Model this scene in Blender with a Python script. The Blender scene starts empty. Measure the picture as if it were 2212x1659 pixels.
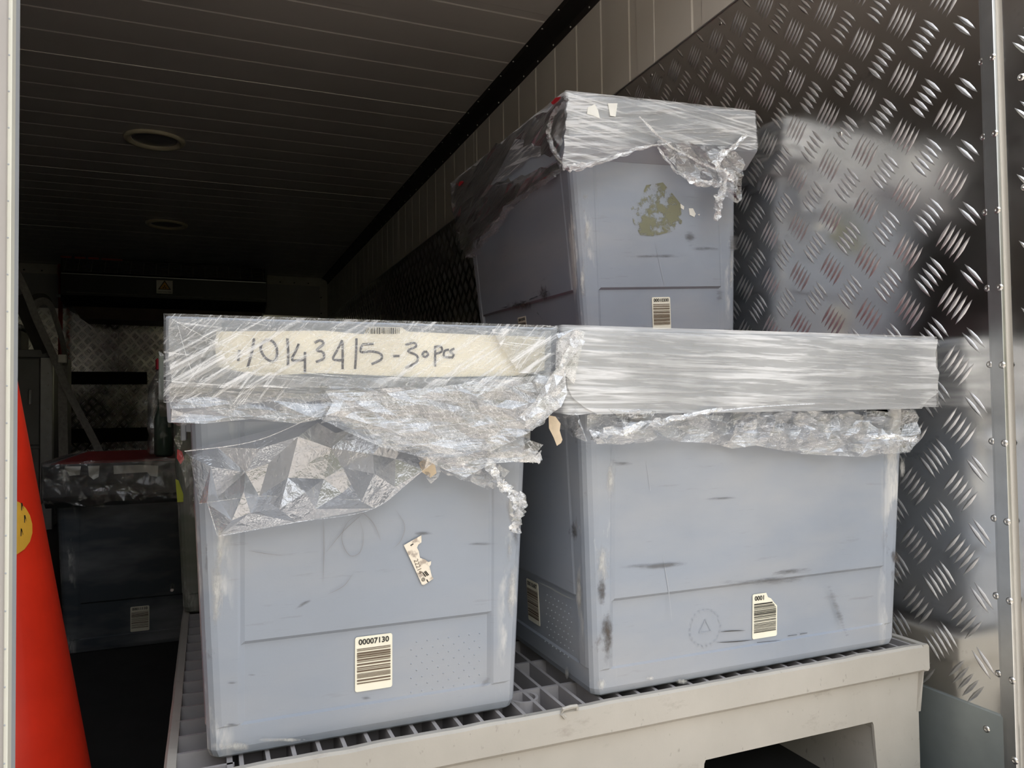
import bpy, bmesh, math, random
from mathutils import Vector, Matrix, noise
from mathutils.geometry import delaunay_2d_cdt
C = bpy.context.scene.collection
S = 0.38                     # metres per modelling unit
FLOOR = -1.59                # truck floor, in units below the eye

# ------------------------------------------------------------------ camera
IW, IH = 2212, 1659
F_PX = 1621.187
CAM_M = Matrix(((0.9266, 0.0008, -0.3761), (-0.3759, -0.0317, -0.9261), (-0.0127, 0.9995, -0.0291)))
# re-orthonormalise from the three vanishing directions
_y = Vector((448 - 1106, -(885 - 829.5), -F_PX)).normalized()
_x = Vector((5100 - 1106, -(826 - 829.5), -F_PX)).normalized()
_z = _x.cross(_y).normalized(); _x = _y.cross(_z)
CAM_M = Matrix((_x, _y, _z))          # world = CAM_M @ camera

def W(p): return Vector((p[0] * S, p[1] * S, (p[2] - FLOOR) * S))
def ray(px, py): return CAM_M @ Vector((px - 1106, -(py - 829.5), -F_PX))
def hit(px, py, p0, n):
    """point (units) where the sight line through a pixel of the photo meets a plane of the scene"""
    d = ray(px, py); return d * (Vector(p0).dot(Vector(n)) / d.dot(Vector(n)))
def hy(px, py, y): return hit(px, py, (0, y, 0), (0, 1, 0))
def hx(px, py, x): return hit(px, py, (x, 0, 0), (1, 0, 0))

cd = bpy.data.cameras.new('camera'); cam = bpy.data.objects.new('camera', cd); C.objects.link(cam)
cd.sensor_fit = 'HORIZONTAL'; cd.sensor_width = 36.0; cd.lens = 36.0 * F_PX / IW
cd.clip_start = 0.02; cd.clip_end = 200
cam.matrix_world = Matrix.Translation(W((0, 0, 0))) @ CAM_M.to_4x4()
bpy.context.scene.camera = cam

# ------------------------------------------------------------------ world, exposure
wd = bpy.data.worlds.new('sky'); bpy.context.scene.world = wd; wd.use_nodes = True
nt = wd.node_tree; bg = nt.nodes['Background']
tc = nt.nodes.new('ShaderNodeTexCoord'); sp = nt.nodes.new('ShaderNodeSeparateXYZ'); rp = nt.nodes.new('ShaderNodeValToRGB')
nt.links.new(tc.outputs['Generated'], sp.inputs[0]); nt.links.new(sp.outputs['Z'], rp.inputs[0]); nt.links.new(rp.outputs[0], bg.inputs[0])
rp.color_ramp.elements[0].position = 0.0; rp.color_ramp.elements[0].color = (1.0, 0.95, 0.89, 1)
rp.color_ramp.elements[1].position = 0.9; rp.color_ramp.elements[1].color = (0.80, 0.88, 1.0, 1)
bg.inputs[1].default_value = 1.0
vs = bpy.context.scene.view_settings
sd = bpy.data.lights.new('sun', 'SUN'); sd.energy = 4.2; sd.angle = .01; sd.color = (1.0, .93, .82)
sun = bpy.data.objects.new('sun', sd); C.objects.link(sun); sun.rotation_euler = (math.radians(-32), math.radians(-8), 0)   # high, ahead of the truck: it lights the yard behind
vs.view_transform = 'Standard'; vs.look = 'None'; vs.gamma = 1.0; vs.exposure = 1.65; vs.use_curve_mapping = False

# ------------------------------------------------------------------ materials
class NT:
    def __init__(s, name):
        s.m = bpy.data.materials.new(name); s.m.use_nodes = True; s.t = s.m.node_tree
        s.b = s.t.nodes['Principled BSDF']; s.out = s.t.nodes['Material Output']; s._tc = None
    def n(s, typ, **kw):
        o = s.t.nodes.new('ShaderNode' + typ)
        for k, v in kw.items():
            if hasattr(o, k): setattr(o, k, v)
        return o
    def l(s, a, b): s.t.links.new(a, b)
    def coord(s, scale=(1, 1, 1), rot=(0, 0, 0)):
        if not s._tc: s._tc = s.n('TexCoord')
        mp = s.n('Mapping'); mp.inputs['Scale'].default_value = scale; src = s._tc.outputs['Object']
        if any(rot):
            m0 = s.n('Mapping'); m0.inputs['Rotation'].default_value = rot; s.l(src, m0.inputs[0]); src = m0.outputs[0]
        s.l(src, mp.inputs[0]); return mp.outputs[0]
    def noise(s, scale, vec=None, detail=4, rough=0.55, dist=0.0):
        o = s.n('TexNoise'); o.inputs['Scale'].default_value = scale; o.inputs['Detail'].default_value = detail
        o.inputs['Roughness'].default_value = rough; o.inputs['Distortion'].default_value = dist
        s.l(vec if vec is not None else s.coord(), o.inputs['Vector']); return o.outputs['Fac']
    def rng(s, v, a, b, c=0.0, d=1.0):
        o = s.n('MapRange'); o.inputs[1].default_value = a; o.inputs[2].default_value = b
        o.inputs[3].default_value = c; o.inputs[4].default_value = d; s.l(v, o.inputs[0]); return o.outputs[0]
    def math(s, op, a, b=None):
        o = s.n('Math'); o.operation = op
        for i, v in enumerate((a, b)):
            if v is None: continue
            if isinstance(v, (int, float)): o.inputs[i].default_value = v
            else: s.l(v, o.inputs[i])
        return o.outputs[0]
    def mix(s, f, a, b):
        o = s.n('Mix'); o.data_type = 'RGBA'
        if isinstance(f, (int, float)): o.inputs[0].default_value = f
        else: s.l(f, o.inputs[0])
        for i, v in ((6, a), (7, b)):
            if isinstance(v, tuple): o.inputs[i].default_value = (*v, 1)
            else: s.l(v, o.inputs[i])
        return o.outputs[2]
    def bump(s, h, strength=0.2, dist=0.002):
        o = s.n('Bump'); o.inputs['Strength'].default_value = strength; o.inputs['Distance'].default_value = dist
        s.l(h, o.inputs['Height']); return o.outputs[0]
    def set(s, col=None, rough=None, metal=None, normal=None, spec=None):
        for k, v in (('Base Color', col), ('Roughness', rough), ('Metallic', metal), ('Normal', normal), ('Specular IOR Level', spec)):
            if v is None: continue
            if isinstance(v, tuple): s.b.inputs[k].default_value = (*v, 1)
            elif isinstance(v, (int, float)): s.b.inputs[k].default_value = v
            else: s.l(v, s.b.inputs[k])
        return s.m

def plain(name, col, rough=0.5, metal=0.0, var=0.15, scale=12, bumpk=0.0):
    m = NT(name); f = m.noise(scale)
    c = m.mix(m.rng(f, .3, .7), tuple(x * (1 - var) for x in col), tuple(min(1, x * (1 + var)) for x in col))
    nrm = m.bump(m.noise(scale * 8), bumpk, .001) if bumpk else None
    return m.set(c, rough, metal, nrm)

def crate_mat(name, col, hx_=.475, hy_=.70, dirt=1.0):
    m = NT(name)
    base = m.mix(m.rng(m.noise(5), .3, .7), tuple(x * .93 for x in col), tuple(x * 1.07 for x in col))
    # greyed, bleached bands of wear
    base = m.mix(m.rng(m.noise(3.0, m.coord((1, 1, 3))), .42, .66, 0, .55), base, (.40, .40, .41))
    # dark sideways rub marks
    d = m.rng(m.noise(9, m.coord((1, 1, 9)), 6, .65), .64, .80, 0, .40 * dirt)
    base = m.mix(d, base, (.13, .12, .11))
    # fine scratches, grain
    g = m.rng(m.noise(60, m.coord((.6, .6, 12)), 3, .6), .66, .80, 0, .22 * dirt)
    base = m.mix(g, base, (.15, .15, .15))
    # pale scuffs on the upright corners
    sx = m.n('SeparateXYZ'); m.l(m._tc.outputs['Object'], sx.inputs[0])
    ax = m.math('DIVIDE', m.math('ABSOLUTE', sx.outputs[0]), hx_ * S); ay = m.math('DIVIDE', m.math('ABSOLUTE', sx.outputs[1]), hy_ * S)
    cor = m.math('MULTIPLY', m.rng(ax, .84, .93), m.rng(ay, .86, .95))
    sc = m.math('MULTIPLY', cor, m.rng(m.noise(11, m.coord((2.2, 2.2, .7)), 5, .6), .54, .62))
    base = m.mix(m.math('MULTIPLY', sc, .85), base, (.66, .65, .63))
    dk = m.math('MULTIPLY', cor, m.rng(m.noise(26, m.coord((1, 1, .6)), 6, .7), .60, .72, 0, .7 * dirt))
    base = m.mix(dk, base, (.10, .09, .08))
    return m.set(base, m.rng(m.noise(20), .3, .7, .38, .55), 0, m.bump(m.noise(400), .08, .0006), .4)

M = {}
BLUE = (.292, .324, .380)
M['crate'] = crate_mat('blue_grey_plastic', BLUE)
M['rim'] = crate_mat('blue_grey_rim_plastic', BLUE, 9, 9, .5)
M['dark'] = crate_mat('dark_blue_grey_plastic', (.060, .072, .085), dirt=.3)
M['olive'] = crate_mat('olive_grey_plastic', (.17, .19, .15))
M['lid'] = plain('red_lid_plastic', (.17, .012, .018), .45)
M['label'] = plain('cream_label_paper', (.88, .84, .70), .5, 0, .03, 30)
M['ink'] = plain('black_ink', (.02, .018, .015), .55)
M['brownink'] = plain('faded_ink', (.12, .08, .05), .55)
M['pencil'] = plain('pencil_grey', (.25, .245, .25), .7)
M['marker'] = plain('marker_ink', (.07, .07, .10), .6)
M['paper'] = plain('creased_cream_paper', (.93, .89, .79), .7, 0, .08, 14, .25)
M['tan'] = plain('tan_torn_paper', (.62, .50, .36), .7, 0, .15, 60)
M['torn'] = NT('torn_label_paper')
_t = M['torn']; M['torn'] = _t.set(_t.mix(_t.rng(_t.noise(120), .5, .62), (.84, .76, .64), (.45, .38, .32)), .7)
M['yellow'] = plain('yellow_green_label', (.55, .62, .05), .5)
M['white'] = plain('white_paper', (.78, .77, .72), .6)
M['redtape'] = plain('red_tape', (.5, .02, .03), .4)

def plate_mat():
    m = NT('aluminium_tread_plate')
    f = m.noise(4, None, 5, .6)
    col = m.mix(m.rng(f, .35, .7), (.80, .79, .77), (.90, .89, .87))
    sm = m.rng(m.noise(18, None, 6, .7), .62, .78, 0, .5)
    col = m.mix(sm, col, (.22, .21, .20))
    h = m.math('ADD', m.noise(1.6, None, 1, .4), m.math('MULTIPLY', m.noise(90, None, 3, .6), .004))
    nrm = m.bump(h, .35, .03)
    return m.set(col, m.rng(m.noise(9, None, 5, .6), .3, .7, .11, .24), 1.0, nrm)
M['plate'] = plate_mat()
M['bars'] = plain('tread_bar_metal', (.78, .77, .76), .42, 1.0, .06, 20)
M['alu'] = plain('brushed_aluminium', (.56, .57, .57), .38, 1.0, .08, 25, .05)
M['rivet'] = plain('rivet_metal', (.62, .60, .57), .28, 1.0, .08)
M['kick'] = plain('grey_kick_plate', (.36, .40, .40), .42, .7, .14, 10, .08)
M['cove'] = plain('dark_cove_metal', (.035, .033, .032), .45, .4, .1)
M['panel'] = plain('off_white_panel_enamel', (.72, .68, .615), .42, 0, .04, 3)
M['ceil'] = plain('off_white_ceiling_enamel', (.56, .53, .49), .35, 0, .05, 3)
M['bead'] = plain('pale_sealant', (.85, .82, .76), .5)
M['greypanel'] = plain('grey_back_panel', (.45, .45, .47), .5, 0, .05, 4)
M['paleangle'] = plain('pale_angle_trim', (.62, .60, .56), .5, 0, .08)
M['floor'] = plain('black_rubber_floor', (.02, .02, .02), .7, 0, .2, 15, .2)
M['door'] = plain('door_enamel', (.46, .43, .41), .4, 0, .04, 4)
M['seal'] = plain('grey_door_edge', (.40, .42, .44), .5, 0, .06, 8)
M['ivory'] = plain('pale_door_moulding', (.66, .65, .57), .4, 0, .04, 8)
M['ground'] = plain('pale_concrete', (.37, .335, .305), .9, 0, .15, 1.2, .2)

def pallet_mat():
    m = NT('grey_beige_pallet_plastic')
    base = m.mix(m.rng(m.noise(6), .3, .7), (.40, .375, .335), (.48, .45, .405))
    base = m.mix(m.rng(m.noise(22, m.coord((.5, 1, 1)), 7, .7), .60, .74, 0, .55), base, (.24, .20, .17))
    base = m.mix(m.rng(m.noise(120, m.coord((1, 1, .5)), 3, .6), .66, .76, 0, .5), base, (.14, .11, .09))
    return m.set(base, .5, 0, m.bump(m.noise(160), .12, .001))
M['pallet'] = pallet_mat()
M['grid'] = plain('grey_deck_plastic', (.36, .34, .34), .55, 0, .1, 20, .1)
M['cone'] = plain('orange_red_cone', (.80, .035, .012), .38, 0, .10, 14)
M['conesticker'] = plain('orange_yellow_sticker', (.75, .42, .05), .4)
M['blackplastic'] = plain('black_unit_casing', (.012, .013, .014), .4, 0, .2)
M['grille'] = plain('dusty_grille_metal', (.16, .15, .14), .5, .3, .3, 40)
M['brownmetal'] = plain('brown_duct_metal', (.06, .035, .028), .5, .3, .2)
M['blackrubber'] = plain('black_rubber_rail', (.008, .008, .008), .8)
M['redpipe'] = plain('red_pipe_paint', (.40, .035, .02), .5)
M['webbing'] = plain('grey_webbing', (.34, .33, .31), .75, 0, .2, 60, .2)
M['darkwebbing'] = plain('dark_webbing', (.07, .065, .06), .8)
M['buckle'] = plain('pale_buckle', (.75, .72, .65), .5)
M['cabinet'] = plain('grey_cabinet_steel', (.20, .20, .195), .5, .3, .1)
M['lamp'] = plain('lamp_ring_enamel', (.62, .56, .40), .35, 0, .05)
M['lampglass'] = plain('dull_lamp_lens', (.20, .20, .20), .15)
M['green'] = plain('green_bottle_plastic', (.08, .13, .10), .3)
M['redcap'] = plain('red_bottle_cap', (.45, .02, .04), .4)

def film_mat(name, haze, streak, rot=0.0, along='x', rough=.13, tint=(.96, .96, .96), gloss=.10, white=(.95, .95, .96), lo=.54, cross=False, fil=0.0, filw=.022, spread=1.0, fine=1.0):
    """clear stretch film: mostly see-through, with hazy white drawn streaks and a glossy surface"""
    m = NT(name)
    sc = {'x': (1.0, 1.0, 24), 'z': (24, 24, 1.0), 'n': (9, 9, 9)}[along]
    v = m.coord(sc, (rot, rot, 0))
    a = m.noise(4.0 * fine, v, 5, .6, .3)
    b = m.noise(11.0 * fine, m.coord(tuple(x * .8 for x in sc), (rot + .25 * spread, rot + .25 * spread, 0)), 4, .6, .4)
    big = m.noise(6, None, 3, .5)
    c = m.noise(7.0 * fine, m.coord(tuple(x * .9 for x in (sc[0] * .7, sc[1] * .7, sc[2] * 1.8)), (rot - .6, rot - .6, 0)), 3, .55, .5) if along != 'n' else b
    s1 = m.rng(a, lo, lo + .10, 0, streak); s2 = m.rng(b, lo + .03, lo + .11, 0, streak * .8)
    if cross: s2 = m.math('ADD', s2, m.rng(c, lo + .06, lo + .12, 0, streak * .8))
    fac = m.math('ADD', m.math('MULTIPLY', m.math('ADD', s1, s2), m.rng(big, .35, .6, .35, 1.1)), m.rng(big, .3, .7, haze * .6, haze * 1.4))
    if fil:
        for q, (sx_, sz_, r_) in enumerate(((7, 20, .15), (16, 9, .9), (5, 26, -.5))):
            w_ = m.noise(2.6 + q, m.coord((sx_, sx_, sz_), (rot + r_, rot + r_, 0)), 4, .6, 1.1)
            fac = m.math('ADD', fac, m.rng(m.math('ABSOLUTE', m.math('SUBTRACT', w_, .5)), 0.0, filw, fil, 0))
    fac = m.math('MINIMUM', fac, .88)
    tr = m.n('BsdfTransparent'); tr.inputs[0].default_value = (*tint, 1)
    df = m.n('BsdfDiffuse'); df.inputs[0].default_value = (*white, 1)
    tl = m.n('BsdfTranslucent'); tl.inputs[0].default_value = (*white, 1)
    gl = m.n('BsdfGlossy'); gl.inputs[0].default_value = (1, 1, 1, 1); gl.inputs['Roughness'].default_value = rough
    nb = m.bump(m.math('ADD', a, b), .6, .003); m.l(nb, gl.inputs['Normal'])
    md = m.n('MixShader'); md.inputs[0].default_value = .35; m.l(df.outputs[0], md.inputs[1]); m.l(tl.outputs[0], md.inputs[2])
    m1 = m.n('MixShader'); m.l(fac, m1.inputs[0]); m.l(tr.outputs[0], m1.inputs[1]); m.l(md.outputs[0], m1.inputs[2])
    fr = m.n('Fresnel'); fr.inputs[0].default_value = 1.5; m.l(nb, fr.inputs['Normal'])
    gf = m.math('MINIMUM', m.math('ADD', m.math('MULTIPLY', fr.outputs[0], 1.3), gloss), .8)
    m2 = m.n('MixShader'); m.l(gf, m2.inputs[0]); m.l(m1.outputs[0], m2.inputs[1]); m.l(gl.outputs[0], m2.inputs[2])
    m.l(m2.outputs[0], m.out.inputs['Surface'])
    return m.m
M['film_diag'] = film_mat('stretch_film_diagonal', .04, .75, .50, 'x', gloss=.02, cross=True, lo=.54, fil=.30, filw=.010, fine=1.7)
M['film_band'] = film_mat('stretch_film_bands', .30, .42, .012, 'x', .2, gloss=.01, lo=.49, spread=.12)
M['film_loose'] = film_mat('stretch_film_crumpled', .025, .30, -.2, 'x', .10, gloss=.09, cross=True, lo=.57, fil=.36, filw=.018)
M['film_clear'] = film_mat('stretch_film_clear_sheet', .06, .04, 0, 'n', .07, gloss=.16)
M['film_rope'] = film_mat('stretch_film_bunched', .20, .30, .3, 'n', .15, gloss=.10, fil=.45)
M['film_pull'] = film_mat('stretch_film_pulled', .20, .60, -.16, 'x', .2, gloss=.02, lo=.49)
M['film_dim'] = film_mat('stretch_film_thin', .01, .04, 0, 'n', .12, gloss=.02)
M['film_side'] = film_mat('stretch_film_side', .05, .30, .1, 'x', .2, gloss=.02, fil=.15)
M['clearplastic'] = film_mat('clear_bottle_plastic', .05, .05, 0, 'n', .08, gloss=.15)
def soft_mark(name, col, scale=(3, 3, 14), lo=.42, hi=.62, top=.7):
    m = NT(name); tr = m.n('BsdfTransparent'); f = m.rng(m.noise(14, m.coord(scale), 5, .7), lo, hi, 0, top)
    m.set(col, .6); mx = m.n('MixShader'); m.l(f, mx.inputs[0]); m.l(tr.outputs[0], mx.inputs[1]); m.l(m.b.outputs[0], mx.inputs[2]); m.l(mx.outputs[0], m.out.inputs['Surface'])
    return m.m
M['residue'] = soft_mark('glue_residue', (.29, .29, .19), (2.2, 2.2, 2.2), .47, .56, .6)

# ------------------------------------------------------------------ mesh helpers
def link(name, bm, mat, parent=None, kind=None, label=None, smooth=False, loc=None):
    """bm holds local metres when parent is given, else world metres"""
    me = bpy.data.meshes.new(name)
    if isinstance(bm, bpy.types.Mesh): me = bm
    else:
        bmesh.ops.recalc_face_normals(bm, faces=bm.faces[:]) if bm.faces and kind != 'film' else None
        bm.to_mesh(me); bm.free()
    if smooth:
        for p in me.polygons: p.use_smooth = True
    if mat and not me.materials:
        for mm in (mat if isinstance(mat, (list, tuple)) else [mat]): me.materials.append(mm)
    o = bpy.data.objects.new(name, me); C.objects.link(o)
    if parent: o.parent = parent
    if loc is not None: o.location = loc
    if kind and kind != 'film': o['kind'] = kind
    if label: o['label'] = label
    return o

def box(bm, a, b, bev=0.0, seg=1):
    """axis box between two corners (metres)"""
    a = Vector(a); b = Vector(b); c = (a + b) / 2; d = b - a
    r = bmesh.ops.create_cube(bm, size=1.0, matrix=Matrix.Translation(c) @ Matrix.Diagonal((abs(d.x), abs(d.y), abs(d.z), 1)))
    if bev:
        es = list({e for v in r['verts'] for e in v.link_edges})
        bmesh.ops.bevel(bm, geom=es, offset=bev, segments=seg, profile=.6, affect='EDGES')
def ubox(a, b, bev=0.0, off=(0, 0, 0)):
    bm = bmesh.new(); A = W(a) - Vector(off); B = W(b) - Vector(off); box(bm, A, B, bev * S); return bm
def addu(bm, a, b, off=(0, 0, 0), bev=0): box(bm, W(a) - Vector(off), W(b) - Vector(off), bev * S)

def thing(name, label, cat, loc, group=None, rot=None):
    o = bpy.data.objects.new(name, None); C.objects.link(o); o.empty_display_size = .05
    o.location = loc; o['label'] = label; o['category'] = cat
    if rot: o.rotation_euler = rot
    if group: o['group'] = group
    bpy.context.view_layer.update() if False else None
    return o
def struct(name, bm, mat, **k):
    o = link(name, bm, mat, **k); o['kind'] = 'structure'; return o

def poly_prism(bm, pts, thick_vec):
    """pts: list of Vectors, extruded by thick_vec"""
    f = [bm.verts.new(p) for p in pts]; b = [bm.verts.new(p + thick_vec) for p in pts]
    n = len(pts); bm.faces.new(f); bm.faces.new(b[::-1])
    for i in range(n): bm.faces.new((f[i], b[i], b[(i + 1) % n], f[(i + 1) % n]))

def tube(bm, pts, r, seg=8, cap=True):
    rings = []
    for i, p in enumerate(pts):
        p = Vector(p); a = Vector(pts[max(i - 1, 0)]); b = Vector(pts[min(i + 1, len(pts) - 1)])
        t = (b - a).normalized(); u = t.cross(Vector((.3, .2, 1)).normalized())
        if u.length < .1: u = t.cross(Vector((1, 0, 0)))
        u.normalize(); v = t.cross(u); rr = r[i] if isinstance(r, (list, tuple)) else r
        rings.append([bm.verts.new(p + (u * math.cos(k * 2 * math.pi / seg) + v * math.sin(k * 2 * math.pi / seg)) * rr) for k in range(seg)])
    for a, b in zip(rings, rings[1:]):
        for k in range(seg): bm.faces.new((a[k], a[(k + 1) % seg], b[(k + 1) % seg], b[k]))
    if cap: bm.faces.new(rings[0][::-1]); bm.faces.new(rings[-1])

def lathe(bm, prof, c=(0, 0, 0), seg=24, axis='z'):
    rings = []; c = Vector(c)
    for r, z in prof:
        rings.append([bm.verts.new(c + Vector((r * math.cos(k * 2 * math.pi / seg), r * math.sin(k * 2 * math.pi / seg), z))) for k in range(seg)])
    for a, b in zip(rings, rings[1:]):
        for k in range(seg): bm.faces.new((a[k], a[(k + 1) % seg], b[(k + 1) % seg], b[k]))
    bm.faces.new(rings[0][::-1]); bm.faces.new(rings[-1])

def ribbon_flat(bm, pts, w, n, wa=None):
    """flat strip following pts (Vectors) lying in the plane with normal n"""
    n = Vector(n).normalized(); L = []; R = []
    for i, p in enumerate(pts):
        a = pts[max(i - 1, 0)]; b = pts[min(i + 1, len(pts) - 1)]; t = (b - a)
        if t.length < 1e-9: t = Vector((1, 0, 0))
        s = t.normalized().cross(n) * (w[i] if isinstance(w, list) else w) / 2
        L.append(bm.verts.new(p + s)); R.append(bm.verts.new(p - s))
    for i in range(len(pts) - 1): bm.faces.new((L[i], L[i + 1], R[i + 1], R[i]))

def smoothline(pts, k=4):
    out = []
    P = [Vector(p) for p in pts]
    for i in range(len(P) - 1):
        p0 = P[max(i - 1, 0)]; p1 = P[i]; p2 = P[i + 1]; p3 = P[min(i + 2, len(P) - 1)]
        for j in range(k):
            t = j / k
            out.append(.5 * ((2 * p1) + (-p0 + p2) * t + (2 * p0 - 5 * p1 + 4 * p2 - p3) * t * t + (-p0 + 3 * p1 - 3 * p2 + p3) * t ** 3))
    out.append(P[-1]); return out

def text_mesh(s, size, align='CENTER', bold=0.0):
    cu = bpy.data.curves.new('txt', 'FONT'); cu.body = s; cu.size = size; cu.align_x = align; cu.align_y = 'CENTER'; cu.offset = bold
    cu.resolution_u = 3
    o = bpy.data.objects.new('txt', cu); C.objects.link(o)
    dg = bpy.context.evaluated_depsgraph_get(); me = bpy.data.meshes.new_from_object(o.evaluated_get(dg))
    bpy.data.objects.remove(o); bpy.data.curves.remove(cu); return me

def frame_mat(origin, xdir, zdir):
    """matrix whose local x runs along the text and local y up; normal = x cross y"""
    x = Vector(xdir).normalized(); y = Vector(zdir); y = (y - x * y.dot(x)).normalized(); z = x.cross(y)
    m = Matrix((x, y, z)).transposed().to_4x4(); m.translation = origin; return m

def film_sheet(name, poly, plane, mat, parent, inv, spacing=.02, amp=.01, seed=1, aniso=(1, 1), rot=0.0, pin=None, offs=0.0, smooth=False, heights=None, jag=None):
    jag = jag if jag is not None else (.06 if name == 'film_wrap' else .30)
    """loose film: a crumpled triangulated sheet inside the outline poly (points in units lying on plane (p0,n,u,v));
    heights stand off the plane along n; n points towards the opening."""
    p0, n, u, v = [Vector(q) for q in plane]; rnd = random.Random(seed)
    P = [Vector(p) - p0 for p in poly]; P2 = [Vector((p.dot(u), p.dot(v))) for p in P]
    cr, sr = math.cos(rot), math.sin(rot)
    def fwd(q): return Vector(((q.x * cr + q.y * sr) / aniso[0], (-q.x * sr + q.y * cr) / aniso[1]))
    def bwd(q): a = q.x * aniso[0]; b = q.y * aniso[1]; return Vector((a * cr - b * sr, a * sr + b * cr))
    Q = [fwd(p) for p in P2]
    # resample + roughen the outline
    B = []
    for i, a in enumerate(Q):
        b = Q[(i + 1) % len(Q)]; k = max(1, int((b - a).length / spacing))
        for j in range(k):
            q = a.lerp(b, j / k)
            if 0 < j: q = q + Vector((rnd.uniform(-1, 1), rnd.uniform(-1, 1))) * spacing * jag
            B.append(q)
    xs = [q.x for q in Q]; ys = [q.y for q in Q]
    def inside(q):
        c = False; j = len(B) - 1
        for i in range(len(B)):
            if (B[i].y > q.y) != (B[j].y > q.y) and q.x < (B[j].x - B[i].x) * (q.y - B[i].y) / (B[j].y - B[i].y) + B[i].x: c = not c
            j = i
        return c
    pts = list(B); y = min(ys)
    while y < max(ys):
        x = min(xs)
        while x < max(xs):
            q = Vector((x + rnd.uniform(-.45, .45) * spacing, y + rnd.uniform(-.45, .45) * spacing))
            if inside(q): pts.append(q)
            x += spacing
        y += spacing
    nb = len(B)
    r = delaunay_2d_cdt(pts, [], [list(range(nb))], 1, 1e-7)
    vs2, faces = r[0], r[2]
    bm = bmesh.new(); vv = []
    for q in vs2:
        w2 = bwd(Vector(q)); w = p0 + u * w2.x + v * w2.y
        nz = noise.noise(Vector((q[0] / spacing * .35, q[1] / spacing * .35, seed * 7.3)))
        n2 = noise.noise(Vector((w2.x * 2.5, w2.y * 2.5, seed * 3.1)))
        h = offs + amp * (.5 + .55 * nz + .5 * rnd.uniform(-1, 1) + .5 * n2)
        if heights: h += heights(w2)
        h = max(h, offs * .5 + .002)
        vv.append(bm.verts.new(inv @ W(w + n * h)))
    for f in faces:
        try: bm.faces.new([vv[i] for i in f])
        except ValueError: pass
    return link(name, bm, mat, parent, kind='film', smooth=smooth)

# ================================================================== SETTING
XR, YB, ZC, XL, YO = 2.83, 19.4, 3.3, -4.3, 1.95     # right wall, back wall, ceiling, left wall, opening plane
WTOP, KICK = 2.32, -1.235                                # top of the tread plate, top of the kick plate
T0 = .14

def ground():
    bm = bmesh.new()
    box(bm, Vector((-30, -40, -1.02)), Vector((30, .1, -1.0)))
    return bm
struct('ground', ground(), M['ground'])
def added_hedge():
    bm = bmesh.new(); nx, nz = 90, 24; G = []
    for i in range(nx + 1):
        col = []
        for j in range(nz + 5):
            x = -16 + 32 * i / nx; t = min(j, nz) / nz; z = -1.0 + 5.2 * t; y = -8.5 - max(0, j - nz) * .5
            v = noise.noise(Vector((x * .6, z * .6, y))) * .5 + noise.noise(Vector((x * 2.2, z * 2.2, y))) * .22
            col.append(bm.verts.new((x, y + v, z + v * (.5 if j >= nz else 0))))
        G.append(col)
    for a, b in zip(G, G[1:]):
        for j in range(nz + 4): bm.faces.new((a[j], a[j + 1], b[j + 1], b[j]))
    return bm
hg = link('added_hedge', added_hedge(), plain('added_hedge_leaves', (.075, .078, .035), .6, 0, .5, 6), None)  # unseen, added across the yard to keep low sky light out of the truck
hg['label'] = 'unseen leafy row added behind the camera to block low sky light'; hg['category'] = 'added_hedge'
struct('floor', ubox((XL - T0, 1.75, FLOOR - T0), (XR + T0, YB + T0, FLOOR)), M['floor'])

# --- tread plate bars (raised lens-shaped bars in groups of five)
def bar_group_points(Lu, Wd, h):
    """local verts/faces for one lens bar along x"""
    st = (-1, -.55, 0, .55, 1)
    V = []; F = []
    for i, s in enumerate(st):
        w = Wd * (1 - abs(s) ** 1.7) / 2 if abs(s) < 1 else 0
        hh = h * (1 - abs(s) ** 2)
        bow = -.06 * Lu * (1 - s * s)
        if abs(s) == 1: V.append((s * Lu / 2, 0 + 0, 0))
        else: V += [(s * Lu / 2, -w + bow * 0, 0), (s * Lu / 2, -w * .15, hh), (s * Lu / 2, w * .15, hh), (s * Lu / 2, w, 0)]
    # index: 0 tip, 1-4, 5-8, 9-12, 13 tip
    for a in (1, 5):
        for k in range(3): F.append((a + k, a + 4 + k, a + 5 + k, a + 1 + k))
    for k in range(3):
        F.append((0, 1 + k, 2 + k)); F.append((13, 10 + k, 9 + k))
    return V, F
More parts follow.
